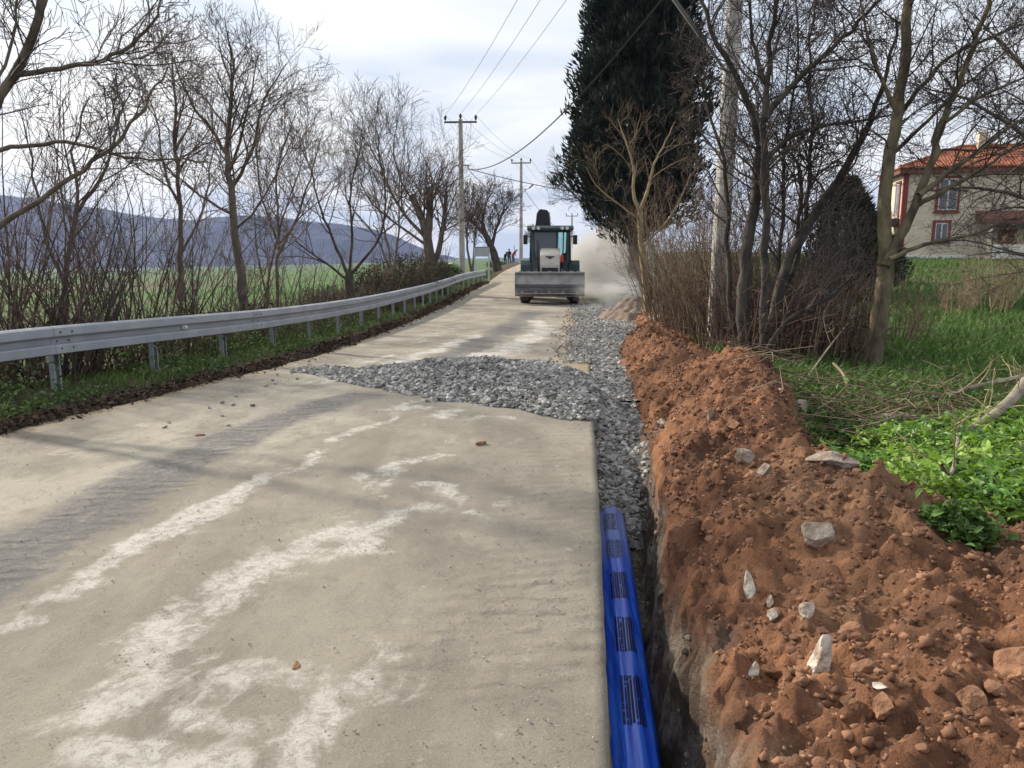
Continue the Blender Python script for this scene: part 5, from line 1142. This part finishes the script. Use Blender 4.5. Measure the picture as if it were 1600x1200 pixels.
#SPLIT
# ------------------------------------------------------------------ hills and valley
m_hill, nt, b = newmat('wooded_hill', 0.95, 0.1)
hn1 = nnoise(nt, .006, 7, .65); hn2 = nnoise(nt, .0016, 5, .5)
col = nmix(nt, nrange(nt, hn1, .38, .64), (0.010, 0.013, 0.027), (0.030, 0.032, 0.056))  # dark woodland tones with the blue of distance haze mixed into the colour
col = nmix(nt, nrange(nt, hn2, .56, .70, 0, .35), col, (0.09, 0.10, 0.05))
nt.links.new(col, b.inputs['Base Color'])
def ridge(name, pts, Yr, depth, base, seed, amp):
    px = np.concatenate([np.linspace(pts[0][0], pts[-1][0], 240)]); py = pchip([q[0] for q in pts], [q[1] for q in pts])(px)
    top = np.array([P(a, c, Yr).z for a, c in zip(px, py)])
    ts = np.concatenate([np.linspace(0, 1, 26), 1 + np.linspace(.08, 1, 10)])
    V = []
    for t in ts:
        Yd = Yr - depth + depth * t; x = (px - 800) / 1200 * Yd / math.cos(0)
        f = smooth(t) if t <= 1 else 1 - smooth((t - 1) * .9)
        z = base + (top - base) * f + amp * fbm(x * .0035, x * 0 + Yd * .0035, seed, 5, .55) * f * (1 - .85 * math.exp(-((t - 1) * 6) ** 2))
        z = z + amp * .10 * fbm(x * .02, x * 0 + Yd * .02, seed + 3, 3) * f
        V.append(np.stack([x, np.full_like(x, Yd), z], -1))
    V = np.stack(V); idx = np.arange(V.shape[0] * V.shape[1]).reshape(V.shape[:2])
    F = np.stack([idx[:-1, :-1], idx[:-1, 1:], idx[1:, 1:], idx[1:, :-1]], -1).reshape(-1, 4)
    return tag(mesh_np(name, V.reshape(-1, 3), F, m_hill, smooth=True), kind='structure')
ridge('hills', [(-700, 318), (-560, 306), (-400, 312), (0, 309), (60, 313), (120, 320), (200, 331), (250, 341), (300, 345), (350, 341), (410, 338), (470, 343), (540, 351), (590, 360), (630, 376), (665, 392), (690, 403), (720, 412)], 2500, 850, -38, 3, 46)
ridge('hills', [(520, 404), (620, 401), (690, 402), (760, 404), (830, 403), (900, 406), (960, 412)], 3300, 380, -37, 8, 6)
m_wallw = M('white_wall', (.72, .71, .68), .8); m_roofg = M('grey_roof', (.30, .28, .27), .8)
for i, (px, py, wpx, lab) in enumerate([(75, 419, 9, 'tiny white shed far left in the valley'), (139, 421, 14, 'white farm building in the valley behind the leaning tree'), (186, 423, 26, 'long white hall in the valley, longest of the far buildings'), (222, 424, 9, 'tiny white house right of the long hall in the valley')]):
    Yd = 950; x = (px - 800) / 1200 * Yd; w = wpx / 1200 * Yd; z = H(x, Yd); h_ = 2.6
    t = tag(empty('far_building', (x, Yd, z)), lab, 'building', 'far buildings in the valley')
    MB().box((0, 4, h_ / 2), (w, 8, h_)).build('wall', m_wallw, t); MB().prism([(-.5, h_), (8.5, h_), (4, h_ + 1.3)], -w / 2 - .3, w / 2 + .3).build('roof', m_roofg, t)
    for k in range(max(1, int(w / 3))): MB().box((-w / 2 + 1.5 + k * 3, -.02, 1.3), (1.2, .06, 1.0)).build('window', m_dark, t)

# ------------------------------------------------------------------ the house on the right
m_stucco = M('cream_stucco', (.56, .48, .37), .9, (.66, .575, .455), 1.5, .004, 30)
m_tile, nt, b = newmat('terracotta_tile', .85, .2)
wv = nt.nodes.new('ShaderNodeTexWave'); wv.inputs['Scale'].default_value = 1.6; wv.inputs['Distortion'].default_value = .6; wv.bands_direction = 'X'
tcn = nt.nodes.new('ShaderNodeTexCoord'); nt.links.new(tcn.outputs['Object'], wv.inputs['Vector'])
col = nmix(nt, nrange(nt, nnoise(nt, 3, 6, .7), .35, .65), (.33, .10, .055), (.46, .165, .085)); col = nmix(nt, nrange(nt, wv.outputs[1], .0, .5, .35, 0), col, (.20, .06, .04))
nt.links.new(col, b.inputs['Base Color']); nt.links.new(nbump(nt, wv.outputs[1], .05), b.inputs['Normal'])
m_redtrim = M('dark_red_trim', (.22, .045, .04), .7); m_eave = M('brown_eave', (.17, .07, .05), .8)
m_glass = M('window_glass', (.06, .075, .09), .08, spec=.8); m_frame = M('white_frame', (.62, .62, .60), .5)
hp = P(1404, 405, 52); hz0 = H(hp.x, 52) - .05
house = tag(empty('house', (hp.x, 52, hz0), R(-12)), 'two storey cream house with red tiled roof behind the trees on the right', 'house')
HW, HD, HH = 13.0, 4.6, (P(1404, 266, 52).z - hz0)
wb_ = MB()
wb_.box((HW / 2, HD / 2, HH / 2), (HW, HD, HH)); wb_.build('wall', m_stucco, house)
MB().box((HW / 2, HD / 2, .12), (HW + .12, HD + .12, .24)).build('plinth', m_wallw, house)
ov = .55; rh = 1.55
rm = MB(); x0, x1, y0, y1 = -ov, HW + ov, -ov, HD + ov
e = HH + .16; rm.add([(x0, y0, e), (x1, y0, e), (x1, y1, e), (x0, y1, e), (x0 + 4.4, HD / 2, e + rh), (x1 - 4.4, HD / 2, e + rh), (x0, y0, e - .1), (x1, y0, e - .1), (x1, y1, e - .1), (x0, y1, e - .1)],
       [(0, 1, 5, 4), (1, 2, 5), (2, 3, 4, 5), (3, 0, 4), (6, 7, 1, 0), (7, 8, 2, 1), (8, 9, 3, 2), (9, 6, 0, 3), (9, 8, 7, 6)])
roof = rm.build('roof', m_tile, house)
MB().box((HW / 2, HD / 2, HH - .10), (HW + 2 * ov - .2, HD + 2 * ov - .2, .28)).build('eave', m_eave, house)
mb_ = MB()
for (a, c) in (((x0, y0, e), (x0 + 4.4, HD / 2, e + rh)), ((x1, y0, e), (x1 - 4.4, HD / 2, e + rh)), ((x0 + 4.4, HD / 2, e + rh), (x1 - 4.4, HD / 2, e + rh))): mb_.cyl(a, c, .10, n=7)
mb_.build('ridge_tiles', m_tile, roof)
MB().box((5.05, 2.0, e + rh + .2), (.55, .5, 1.1)).box((5.05, 2.0, e + rh + .78), (.68, .62, .08)).build('chimney', m_stucco, roof)
MB().box((8.2, 2.2, e + rh + .05), (.5, .5, .7)).build('chimney', m_tile, roof)
def window(x, z, w, h, side=False, shut=True):
    def B(c, d): return MB().box((c[1], c[0], c[2]) if side else c, (d[1], d[0], d[2]) if side else d)
    xx = x if not side else x
    wd = B((x, -.03, z), (w + .36, .08, h + .36)).build('window', m_redtrim, house)
    B((x, -.055, z), (w, .08, h)).build('frame', m_frame, wd)
    for q in (-1, 1): B((x + q * w / 4.0, -.075, z), (w / 2 - .10, .06, h - .12)).build('pane', m_glass, wd)
    B((x, -.10, z - h / 2 - .14), (w + .5, .2, .07)).build('sill', m_redtrim, wd)
wz = lambda py: P(1404, py, 51).z - hz0
window(2.65, wz(303), 1.1, 2.0); window(2.45, wz(362), .75, 1.15); window(8.4, wz(305), 1.2, 1.6)
window(1.3, wz(310), .8, 2.2, side=True)
for q in (.06, HD - .06): MB().box((-.03, q, HH * .5), (.10, .22, HH - .4)).build('corner_trim', m_redtrim, house)
MB().box((.12, -.03, HH * .5), (.22, .08, HH - .4)).build('corner_trim', m_redtrim, house)
pz = wz(338)
pr = MB(); pr.add([(4.4, -2.0, pz - .25), (HW, -2.0, pz - .25), (HW, 0, pz + .35), (4.4, 0, pz + .35), (4.4, -2.0, pz - .55), (HW, -2.0, pz - .55), (HW, 0, pz - .2), (4.4, 0, pz - .2)],
       [(0, 1, 2, 3), (4, 5, 1, 0), (7, 6, 5, 4), (4, 0, 3, 7), (5, 6, 2, 1), (6, 7, 3, 2)])
pr.build('porch_roof', m_eave, house)
for q in (4.7, 7.6, 10.2, 12.7): MB().box((q, -1.85, (pz - .5) / 2), (.22, .22, pz - .5)).build('porch_post', m_stucco, house)
MB().box((8.75, -1.85, .45), (8.2, .12, .9)).build('porch_parapet', m_wallw, house)
MB().box((6.4, -.05, 1.05), (1.1, .1, 2.1)).build('door', m_eave, house)
MB().box((8.8, -.05, 1.4), (1.6, .1, 1.1)).build('porch_window', m_glass, house)
sz_ = wz(346)
MB().box((-1.5, 1.2, sz_), (3.0, 1.6, .5)).box((-2.7, .6, sz_ / 2), (.15, .15, sz_)).box((-2.7, 1.8, sz_ / 2), (.15, .15, sz_)).build('side_canopy', m_barkdark, house)

# ------------------------------------------------------------------ backhoe loader
m_bucket = M('worn_steel', (.24, .235, .24), .75, (.36, .345, .34), 4, .003, 25, metal=.1)
m_hood = M('dusty_cream_paint', (.47, .44, .385), .5, (.56, .53, .47), 3)
m_cabp = M('dark_teal_paint', (.02, .05, .053), .5, (.06, .085, .083), 3); m_blackp = M('black_plastic', (.016, .016, .022), .5)
m_boom = M('dark_boom_paint', (.035, .03, .045), .5); m_tyre = M('tyre_rubber', (.03, .03, .032), .85, (.11, .105, .095), 5, .01, 30)
m_rim = M('dusty_rim', (.30, .28, .24), .7); m_chrome = M('chrome_rod', (.6, .6, .6), .2, metal=1); m_redl = M('red_lamp', (.55, .05, .035), .35)
m_cabglass = M('tinted_glass', (.045, .06, .085), .10, spec=.7)
m_thin = bpy.data.materials.new('clear_glass'); m_thin.use_nodes = True; nt = m_thin.node_tree
tr = nt.nodes.new('ShaderNodeBsdfTransparent'); tr.inputs[0].default_value = (.55, .78, .76, 1); gz = nt.nodes.new('ShaderNodeBsdfGlossy'); gz.inputs['Roughness'].default_value = .05
ms = nt.nodes.new('ShaderNodeMixShader'); ms.inputs[0].default_value = .12; nt.links.new(tr.outputs[0], ms.inputs[1]); nt.links.new(gz.outputs[0], ms.inputs[2]); nt.links.new(ms.outputs[0], nt.nodes['Material Output'].inputs[0])
bx = P(860, 480, 27)
BH = tag(empty('backhoe_loader', (bx.x, 27.6, float(zr(27.6)) + .015), R(-3)), 'backhoe loader facing the camera with its wide front bucket raised', 'backhoe')
# local: x to the photo's right, front towards -y
bp = [(-.62, .30), (-.98, .36), (-.90, .40), (-.45, .46), (-.28, .62), (-.24, .85), (-.34, 1.10), (-.52, 1.16), (-.55, 1.12), (-.40, 1.06), (-.31, .86), (-.34, .66), (-.50, .52), (-.62, .40)]
bk = MB().prism([(-1.02, .40), (-.60, .34), (-.28, .46), (-.18, .70), (-.22, .95), (-.40, 1.14), (-.44, 1.12), (-.28, .94), (-.24, .70), (-.32, .50), (-.61, .385), (-1.02, .43)], -1.19, 1.19)
bucket = bk.build('bucket', m_bucket, BH)
# back-facing shell is what the camera sees: curved outer face turned to the camera with its lip up
MB().prism([(-.58, .30), (-.52, .34), (-.66, .52), (-.76, .74), (-.66, 1.08), (-.72, 1.10), (-.84, .72), (-.80, .60), (-.72, .46)], -1.19, 1.19).build('front_shell', m_bucket, bucket)
MB().box((0, -.77, 1.115), (2.40, .12, .05)).build('top_lip', m_bucket, bucket, .008)
MB().box((0, -.835, .655), (2.40, .07, .10), Matrix.Rotation(R(-10), 3, 'X')).build('wear_plate', m_steeldark, bucket, .01)
for k in range(5): MB().box((-.96 + k * .48, -.70, .44), (.10, .10, .26), Matrix.Rotation(R(-38), 3, 'X')).build('rib', m_bucket, bucket, .006)
MB().box((0, -.56, .30), (2.16, .16, .05)).build('cutting_edge', m_bucket, bucket, .006)
for s_ in (-1, 1): MB().prism([(-.60, .29), (-.25, .46), (-.2, .8), (-.40, 1.12), (-.74, 1.11), (-.86, .72), (-.80, .55)], s_ * 1.19 - .02, s_ * 1.19 + .02).build('side_plate', m_bucket, bucket)
for i in range(9):
    if i in (3, 5): continue
    MB().box((-1.0 + i * .25, -.80, 1.155), (.13, .05, .035)).build('lip_lug', m_bucket, bucket)
for s_ in (-1, 1):
    arm = MB().prism([(-.45, .62), (-.25, .60), (.55, 1.18), (1.35, 1.55), (1.35, 1.80), (.45, 1.45), (-.40, .85)], s_ * .52 - .08, s_ * .52 + .08).build('loader_arm', m_blackp, BH, .01)
    MB().cyl((s_ * .52, -.42, .74), (s_ * .52 + .09 * s_, -.42, .74), .07, n=10).build('pin', m_steeldark, arm)
    cyl_ = MB().cyl((s_ * .40, .95, 1.2), (s_ * .40, .1, 1.02), .055, n=10).build('lift_cylinder', m_blackp, BH)
    MB().cyl((s_ * .40, .1, 1.02), (s_ * .44, -.35, .92), .032, n=8).build('rod', m_chrome, cyl_)
hood = MB().prism([(.30, .85), (1.5, .85), (1.5, 1.98), (.75, 1.90), (.36, 1.72), (.28, 1.40)], -.36, .36).build('hood', m_hood, BH, .03)
MB().box((0, .285, 1.08), (.58, .05, .38)).build('grille', m_blackp, hood, .01)
for k in range(5): MB().box((0, .255, .94 + k * .07), (.54, .02, .018)).build('grille_bar', m_steeldark, hood)
MB().box((0, .325, 1.66), (.30, .03, .035), Matrix.Rotation(R(-14), 3, 'X')).box((0, .320, 1.62), (.10, .03, .05), Matrix.Rotation(R(-14), 3, 'X')).build('emblem', m_blackp, hood)
for s_ in (-1, 1): MB().box((s_ * .25, .30, 1.40), (.14, .05, .09)).build('headlight', m_frame, hood, .01)
MB().box((0, 1.3, .68), (.72, 3.0, .38)).box((0, .35, .52), (1.5, .22, .2)).build('chassis', m_blackp, BH, .01)
def wheel(x, y, r, w, nm):
    wl_ = empty(nm, (x, y, r), parent=BH)
    MB().lathe([(r * .56, -w / 2), (r * .86, -w / 2), (r * .97, -w * .40), (r, -w * .2), (r, w * .2), (r * .97, w * .40), (r * .86, w / 2), (r * .56, w / 2), (r * .56, -w / 2)], (0, 0, 0), 'x', 28).build('tyre', m_tyre, wl_, smooth=True)
    tm = MB()
    for k in range(18):
        a = 2 * math.pi * k / 18
        for q in (-1, 1): tm.box((q * w * .23, math.cos(a + q * .17) * r * .995, math.sin(a + q * .17) * r * .995), (w * .46, r * .10, r * .07), Matrix.Rotation(a + q * .17, 3, 'X') @ Matrix.Rotation(R(90), 3, 'X') @ Matrix.Rotation(q * .5, 3, 'Y'))
    tag(tm.build('tread', m_tyre, wl_), kind='stuff')
    MB().lathe([(0, -w * .18), (r * .2, -w * .2), (r * .45, -w * .1), (r * .57, -w * .42), (r * .57, w * .42), (r * .45, w * .1), (r * .2, w * .2), (0, w * .18)], (0, 0, 0), 'x', 20).build('rim', m_rim, wl_, smooth=True)
for s_ in (-1, 1):
    wheel(s_ * .88, .35, .46, .36, 'front_wheel'); wheel(s_ * .86, 2.55, .70, .44, 'rear_wheel')
    MB().prism([(-.05, .92), (.05, 1.02), (.70, 1.04), (.86, .90), (.84, .86), (.68, .99), (.07, .97), (-.02, .88)], s_ * .88 - .22, s_ * .88 + .22).build('front_fender', m_blackp, BH)
    MB().prism([(1.75, .9), (1.95, 1.35), (2.3, 1.52), (2.9, 1.5), (3.2, 1.2), (3.15, 1.16), (2.86, 1.44), (2.32, 1.46), (2.0, 1.3), (1.8, .9)], s_ * .86 - .26, s_ * .86 + .26).build('rear_fender', m_cabp, BH)
# cab
cab = empty('cab', (0, 0, 0), parent=BH)
cf = MB()
for s_ in (-1, 1):
    cf.cyl((s_ * .60, 1.45, 1.1), (s_ * .66, 1.55, 2.62), .06, n=8); cf.cyl((s_ * .76, 2.2, 1.1), (s_ * .72, 2.2, 2.62), .05, n=8); cf.cyl((s_ * .74, 2.95, 1.2), (s_ * .68, 2.85, 2.62), .06, n=8)
cf.box((0, 1.45, 1.32), (1.30, .08, .10)).box((0, 1.56, 2.60), (1.38, .08, .10)).box((0, 2.9, 1.3), (1.4, .08, .4)).box((0, 2.2, 1.02), (1.5, 1.5, .12))
cf.cyl((.24, 1.43, 1.15), (.26, 1.53, 2.62), .045, n=8); cf.cyl((.47, 1.44, 1.15), (.49, 1.54, 2.62), .025, n=8)
cf.build('cab_frame', m_cabp, cab)
MB().add([(-.57, 1.46, 1.30), (.22, 1.46, 1.30), (.24, 1.55, 2.56), (-.62, 1.55, 2.56), (-.57, 1.475, 1.30), (.22, 1.475, 1.30), (.24, 1.565, 2.56), (-.62, 1.565, 2.56)], [(0, 1, 2, 3), (7, 6, 5, 4), (0, 4, 5, 1), (1, 5, 6, 2), (2, 6, 7, 3), (3, 7, 4, 0)]).build('windscreen', m_cabglass, cab)
MB().add([(.27, 1.46, 1.30), (.57, 1.46, 1.30), (.62, 1.55, 2.56), (.28, 1.55, 2.56), (.27, 1.475, 1.30), (.57, 1.475, 1.30), (.62, 1.565, 2.56), (.28, 1.565, 2.56)], [(0, 1, 2, 3), (7, 6, 5, 4), (0, 4, 5, 1), (1, 5, 6, 2), (2, 6, 7, 3), (3, 7, 4, 0)]).build('side_pane', m_thin, cab)
for s_ in (-1, 1): MB().add([(s_ * .64, 1.5, 1.2), (s_ * .77, 2.2, 1.2), (s_ * .74, 2.9, 1.3), (s_ * .69, 2.84, 2.55), (s_ * .72, 2.2, 2.55), (s_ * .67, 1.57, 2.55)], [(0, 1, 4, 5), (1, 2, 3, 4)]).build('door_glass', m_thin, cab)
seat = MB().box((-.08, 2.35, 1.42), (.5, .5, .14)).box((-.08, 2.6, 1.78), (.5, .12, .62)).build('seat', m_blackp, cab, .02)
MB().cyl((-.08, 1.75, 1.1), (-.08, 1.95, 1.72), .03, n=8).lathe([(.16, 0), (.18, .015), (.16, .03), (.16, 0)], (-.08, 1.95, 1.72), n=16).build('steering_wheel', m_blackp, cab)
MB().box((-.2, 1.45, 1.42), (.16, .03, .10)).build('sticker', m_frame, cab)
crf = MB().prism([(1.30, 2.62), (3.05, 2.62), (3.05, 2.74), (2.6, 2.80), (1.5, 2.80), (1.28, 2.70)], -.86, .86).build('cab_roof', m_cabp, BH, .02)
for q in (-.62, -.44, .44, .62): MB().cyl((q, 1.24, 2.70), (q, 1.33, 2.70), .065, n=12).build('work_light', m_frame, crf)
for s_ in (-1, 1):
    mr_ = MB().cyl((s_ * .68, 1.5, 2.40), (s_ * .88, 1.40, 2.40), .02, n=6).box((s_ * .92, 1.38, 2.28), (.16, .05, .34)).build('mirror', m_blackp, BH, .01)
MB().box((.43, .34, 1.60), (.11, .10, .28)).build('red_lamp', m_redl, BH, .02)
for s_ in (-1, 1):
    for k in range(2): tubes('hose', [([(s_ * (.30 + .05 * k), .1, 1.0), (s_ * (.42 + .04 * k), -.15, 1.22), (s_ * (.46 + .04 * k), -.38, 1.0)], [.018] * 3, 6)], m_blackp, BH)
MB().box((0, .33, 1.30), (.66, .04, .10)).build('bonnet_band', m_blackp, hood)
for s_ in (-1, 1): MB().box((s_ * .366, .95, 1.5), (.012, .7, .30)).build('side_vent', m_blackp, hood)
MB().cyl((-.35, 1.42, 1.55), (.05, 1.46, 1.95), .012, n=6).build('wiper', m_blackp, cab)
MB().cyl((-.48, .9, 1.6), (-.48, .9, 2.25), .045, n=10).build('exhaust', m_steeldark, BH)
fp_ = [(-.50, .9), (-.16, .9), (-.10, 2.6), (-.05, 3.30), (-.12, 3.46), (-.42, 3.50), (-.54, 3.34), (-.62, 2.6)]
boom = MB().add([(x, 3.02 + .06 * (z - .9) * .3, z) for x, z in fp_] + [(x, 3.5, z - .12) for x, z in fp_], [tuple(range(8)), tuple(range(8, 16))[::-1]] + [(i, 8 + i, 8 + (i + 1) % 8, (i + 1) % 8) for i in range(8)]).build('boom', m_boom, BH, .02)
MB().box((-.02, 3.1, 3.0), (.05, .1, .75), Matrix.Rotation(R(-6), 3, 'Y')).build('boom_edge_plate', m_rim, boom)
MB().prism([(3.45, 3.2), (3.7, 3.1), (4.3, 1.6), (4.1, 1.4)], -.48, -.18).build('dipper', m_boom, boom)
MB().cyl((-.05, 3.2, 2.6), (-.05, 3.35, 3.2), .05, n=8).build('boom_cylinder', m_chrome, boom)
MB().prism([(4.0, 1.5), (4.35, 1.5), (4.55, 1.0), (4.3, .55), (3.9, .7)], -.62, -.02).build('rear_bucket', m_bucket, boom)
for s_ in (-1, 1): MB().box((s_ * .95, 3.35, .6), (.16, .2, .95)).box((s_ * .95, 3.35, .10), (.4, .4, .06)).build('stabiliser', m_blackp, BH, .01)

# ------------------------------------------------------------------ sign board, white sack, workers
m_sign = M('sign_back', (.36, .39, .42), .5, (.42, .45, .48), 3); m_signr = M('sign_rim', (.18, .24, .26), .6)
sx0, sx1 = P(742, 425, 46.5), P(764, 425, 46.5); zt = P(742, 385, 46.5).z; gz_ = H(sx0.x, 46.5)
sg = tag(empty('sign_board', ((sx0.x + sx1.x) / 2, 46.5, gz_ - .05)), 'grey sign board on two posts seen from behind at the rail end', 'sign'); wS = sx1.x - sx0.x; hS = zt - gz_
pan = MB().box((0, 0, hS - .26), (wS - .08, .03, .46)).build('panel', m_sign, sg); MB().box((0, 0.0, hS), (wS + .02, .06, .06)).box((0, 0.0, hS - .52), (wS + .02, .06, .05)).build('rim', m_signr, pan)
for s_ in (-1, 1): MB().cyl((s_ * wS / 2, 0, -.2), (s_ * wS / 2, 0, hS - .02), .045, n=8).build('post', m_railpost, sg)
c = P(705, 417, 45); wsx = M('white_sack', (.78, .78, .76), .7, bump=.02, bscale=14)
sk = tag(empty('white_sack', (c.x, c.y, H(c.x, c.y) - .05)), 'small white tied sack on a stake among the green left of the tall pole', 'sack'); zs = c.z - H(c.x, c.y)
MB().lathe([(0, -.32), (.17, -.32), (.21, -.22), (.18, .0), (.22, .10), (.19, .20), (.08, .30), (.04, .34), (.07, .40), (.02, .43), (0, .43)], (0, 0, zs), n=12).build('sack', wsx, sk, smooth=True)
MB().cyl((0, 0, -.1), (0, 0, zs - .2), .03, n=7).build('stake', m_deadwood, sk)

m_skin = M('skin', (.35, .2, .14), .6); m_dkc = M('dark_cloth', (.02, .022, .03), .9); m_gyc = M('grey_cloth', (.09, .10, .12), .9); m_redc = M('orange_red_vest', (.65, .09, .05), .8); m_hair = M('dark_hair', (.015, .012, .01), .8)
def person(label, loc, rz, bend, cloth, vest, arms):
    """a standing or stooping figure from a joint skeleton; bend = forward lean of the back in radians"""
    t = tag(empty('person', loc, rz), label, 'person', 'road workers')
    sb, cb = math.sin(bend), math.cos(bend)
    def up(l, side=0, fw=0): return (side, -(sb * l) - fw * cb, .92 + cb * l - fw * sb)
    J = {'pel': (0, 0, .92), 'sp': up(.28), 'ch': up(.48), 'nk': up(.60), 'hb': up(.66), 'ht': up(.82, 0, .02)}
    E = [('pel', 'sp'), ('sp', 'ch'), ('ch', 'nk'), ('nk', 'hb'), ('hb', 'ht')]; rad = {'pel': .15, 'sp': .135, 'ch': .15, 'nk': .06, 'hb': .085, 'ht': .075}
    for s_, n_ in ((-1, 'l'), (1, 'r')):
        J['hip' + n_] = (s_ * .10, 0, .86); J['kn' + n_] = (s_ * .13, -.06 - .1 * sb, .47); J['an' + n_] = (s_ * .14, .03, .09); J['to' + n_] = (s_ * .16, -.14, .045)
        rad.update({'hip' + n_: .10, 'kn' + n_: .065, 'an' + n_: .05, 'to' + n_: .04})
        E += [('pel', 'hip' + n_), ('hip' + n_, 'kn' + n_), ('kn' + n_, 'an' + n_), ('an' + n_, 'to' + n_)]
        a = arms
        J['sh' + n_] = up(.52, s_ * .19); J['el' + n_] = up(.52 - .27 * math.cos(a), s_ * .24, .27 * math.sin(a)); J['ha' + n_] = up(.52 - .27 * math.cos(a) - .2 * math.cos(a + .7), s_ * .17, .27 * math.sin(a) + .24 * math.sin(a + .7))
        rad.update({'sh' + n_: .065, 'el' + n_: .047, 'ha' + n_: .036}); E += [('ch', 'sh' + n_), ('sh' + n_, 'el' + n_), ('el' + n_, 'ha' + n_)]
    ks = list(J); me = bpy.data.meshes.new('body'); me.from_pydata([J[k] for k in ks], [(ks.index(a), ks.index(b_)) for a, b_ in E], [])
    o = bpy.data.objects.new('body', me); COL.objects.link(o); o.parent = t; o.modifiers.new('skin', 'SKIN')
    for k, sv in zip(ks, me.skin_vertices[0].data): sv.radius = (rad[k], rad[k]); sv.use_root = (k == 'pel')
    ss = o.modifiers.new('sub', 'SUBSURF'); ss.levels = 1; ss.render_levels = 2; me.materials.append(cloth)
    h = Vector(J['ht']); fdir = Vector((0, -cb, -sb)); hb = Vector(J['hb'])
    MB().lathe([(0, -.09), (.05, -.07), (.07, 0), (.06, .07), (0, .10)], tuple((h + hb) / 2 + fdir * .035), n=10).build('face', m_skin, t, smooth=True)
    MB().lathe([(.105, -.02), (.11, .03), (.09, .09), (.04, .115), (0, .118)], tuple(h - Vector((0, 0, .03))), n=12).build('cap', m_hair, t, smooth=True)
    for n_ in ('l', 'r'):
        hd = Vector(J['ha' + n_]); hm = MB().box(hd, (.07, .035, .09))
        for k in range(4): hm.box(hd + Vector((-.027 + k * .018, -.012, -.08 + .006 * abs(k - 1))), (.014, .018, .075))
        hm.box(hd + Vector((.045 if n_ == 'l' else -.045, -.01, -.02)), (.016, .02, .06), Matrix.Rotation(.5 if n_ == 'l' else -.5, 3, 'Y')); hm.build('hand', m_skin, t)
    if vest:
        ring = []; V = []; F = []
        for j, (l, rr) in enumerate([(.02, .20), (.15, .19), (.30, .185), (.44, .20), (.55, .15)]):
            cpt = Vector(up(l))
            for i in range(14):
                a = 2 * math.pi * i / 14; V.append(tuple(cpt + Vector((math.cos(a) * rr * 1.12, math.sin(a) * rr * cb * .85, -math.sin(a) * rr * -sb * .85))))
        F = [(j * 14 + i, j * 14 + (i + 1) % 14, (j + 1) * 14 + (i + 1) % 14, (j + 1) * 14 + i) for j in range(4) for i in range(14)]
        v_ = MB().add(V, F).build('vest', vest, t, smooth=True)
    return t
def gp(px, Yd): x = (px - 800) / 1200 * Yd; return (x, Yd, H(x, Yd) + .01)
person('stooping worker in dark clothes, leftmost of the far group', gp(789, 92), R(30), .55, m_dkc, None, .5)
person('worker in dark clothes standing in the middle of the far group', gp(796, 91), R(-15), .15, m_dkc, None, .4)
person('bending worker in an orange red vest by the far road edge', gp(800.5, 89), R(60), .75, m_gyc, m_redc, .4)
q = gp(803.5, 90); tl = tag(empty('measuring_staff', q), 'thin black upright staff beside the worker in the orange red vest', 'staff')
MB().cyl((0, 0, 0), (0, 0, 2.0), .035, .03, 7).build('rod', m_blackp, tl); MB().box((0, 0, .03), (.1, .1, .06)).build('foot', m_blackp, tl)

# ------------------------------------------------------------------ dust cloud and haze
def dust(name, label, c, dims, dens, seed):
    import bmesh
    bm = bmesh.new(); bmesh.ops.create_icosphere(bm, subdivisions=3, radius=1.0); me = bpy.data.meshes.new(name); bm.to_mesh(me); bm.free()
    o = bpy.data.objects.new(name, me); COL.objects.link(o); o.location = c; o.scale = dims
    m = bpy.data.materials.new('dust'); m.use_nodes = True; nt = m.node_tree; nt.nodes.remove(nt.nodes['Principled BSDF'])
    tcn = nt.nodes.new('ShaderNodeTexCoord'); ln = nt.nodes.new('ShaderNodeVectorMath'); ln.operation = 'LENGTH'; nt.links.new(tcn.outputs['Object'], ln.inputs[0])
    fall = nrange(nt, ln.outputs['Value'], .25, .98, 1, 0)
    nz = nt.nodes.new('ShaderNodeTexNoise'); nz.inputs['Scale'].default_value = 1.7; nz.inputs['Detail'].default_value = 4; mp = nt.nodes.new('ShaderNodeMapping'); mp.inputs['Location'].default_value = (seed, seed * 2, 0); nt.links.new(tcn.outputs['Object'], mp.inputs[0]); nt.links.new(mp.outputs[0], nz.inputs['Vector'])
    den = nmath(nt, 'MULTIPLY', nmath(nt, 'MULTIPLY', fall, nrange(nt, nz.outputs[0], .36, .66)), dens)
    pv = nt.nodes.new('ShaderNodeVolumePrincipled'); pv.inputs['Color'].default_value = (.97, .95, .92, 1); nt.links.new(den, pv.inputs['Density']); pv.inputs['Anisotropy'].default_value = .2
    nt.links.new(pv.outputs[0], nt.nodes['Material Output'].inputs['Volume']); me.materials.append(m)
    return tag(o, label, 'dust', kind='stuff')
c = P(948, 452, 31); dust('dust_cloud', 'pale dust cloud drifting right of the backhoe', (c.x + .5, 34.0, 1.0), (2.5, 7.0, 2.1), 1.5, 3.1)
c = P(950, 470, 24); dust('dust_cloud', 'thin low dust over the gravel in front of the backhoe', (c.x + .35, 26.0, .35), (1.5, 4.2, .8), 1.0, 7.7)
hb_ = MB().box((0, 1460, 90), (9600, 4640, 280)).build('haze', None)
mh = bpy.data.materials.new('haze'); mh.use_nodes = True; nt = mh.node_tree; nt.nodes.remove(nt.nodes['Principled BSDF'])
pv = nt.nodes.new('ShaderNodeVolumePrincipled'); pv.inputs['Color'].default_value = (.48, .61, 1.0, 1); pv.inputs['Density'].default_value = 1.6e-4
nt.links.new(pv.outputs[0], nt.nodes['Material Output'].inputs['Volume']); hb_.data.materials.append(mh); tag(hb_, 'thin blue haze over the valley', 'haze', kind='stuff')
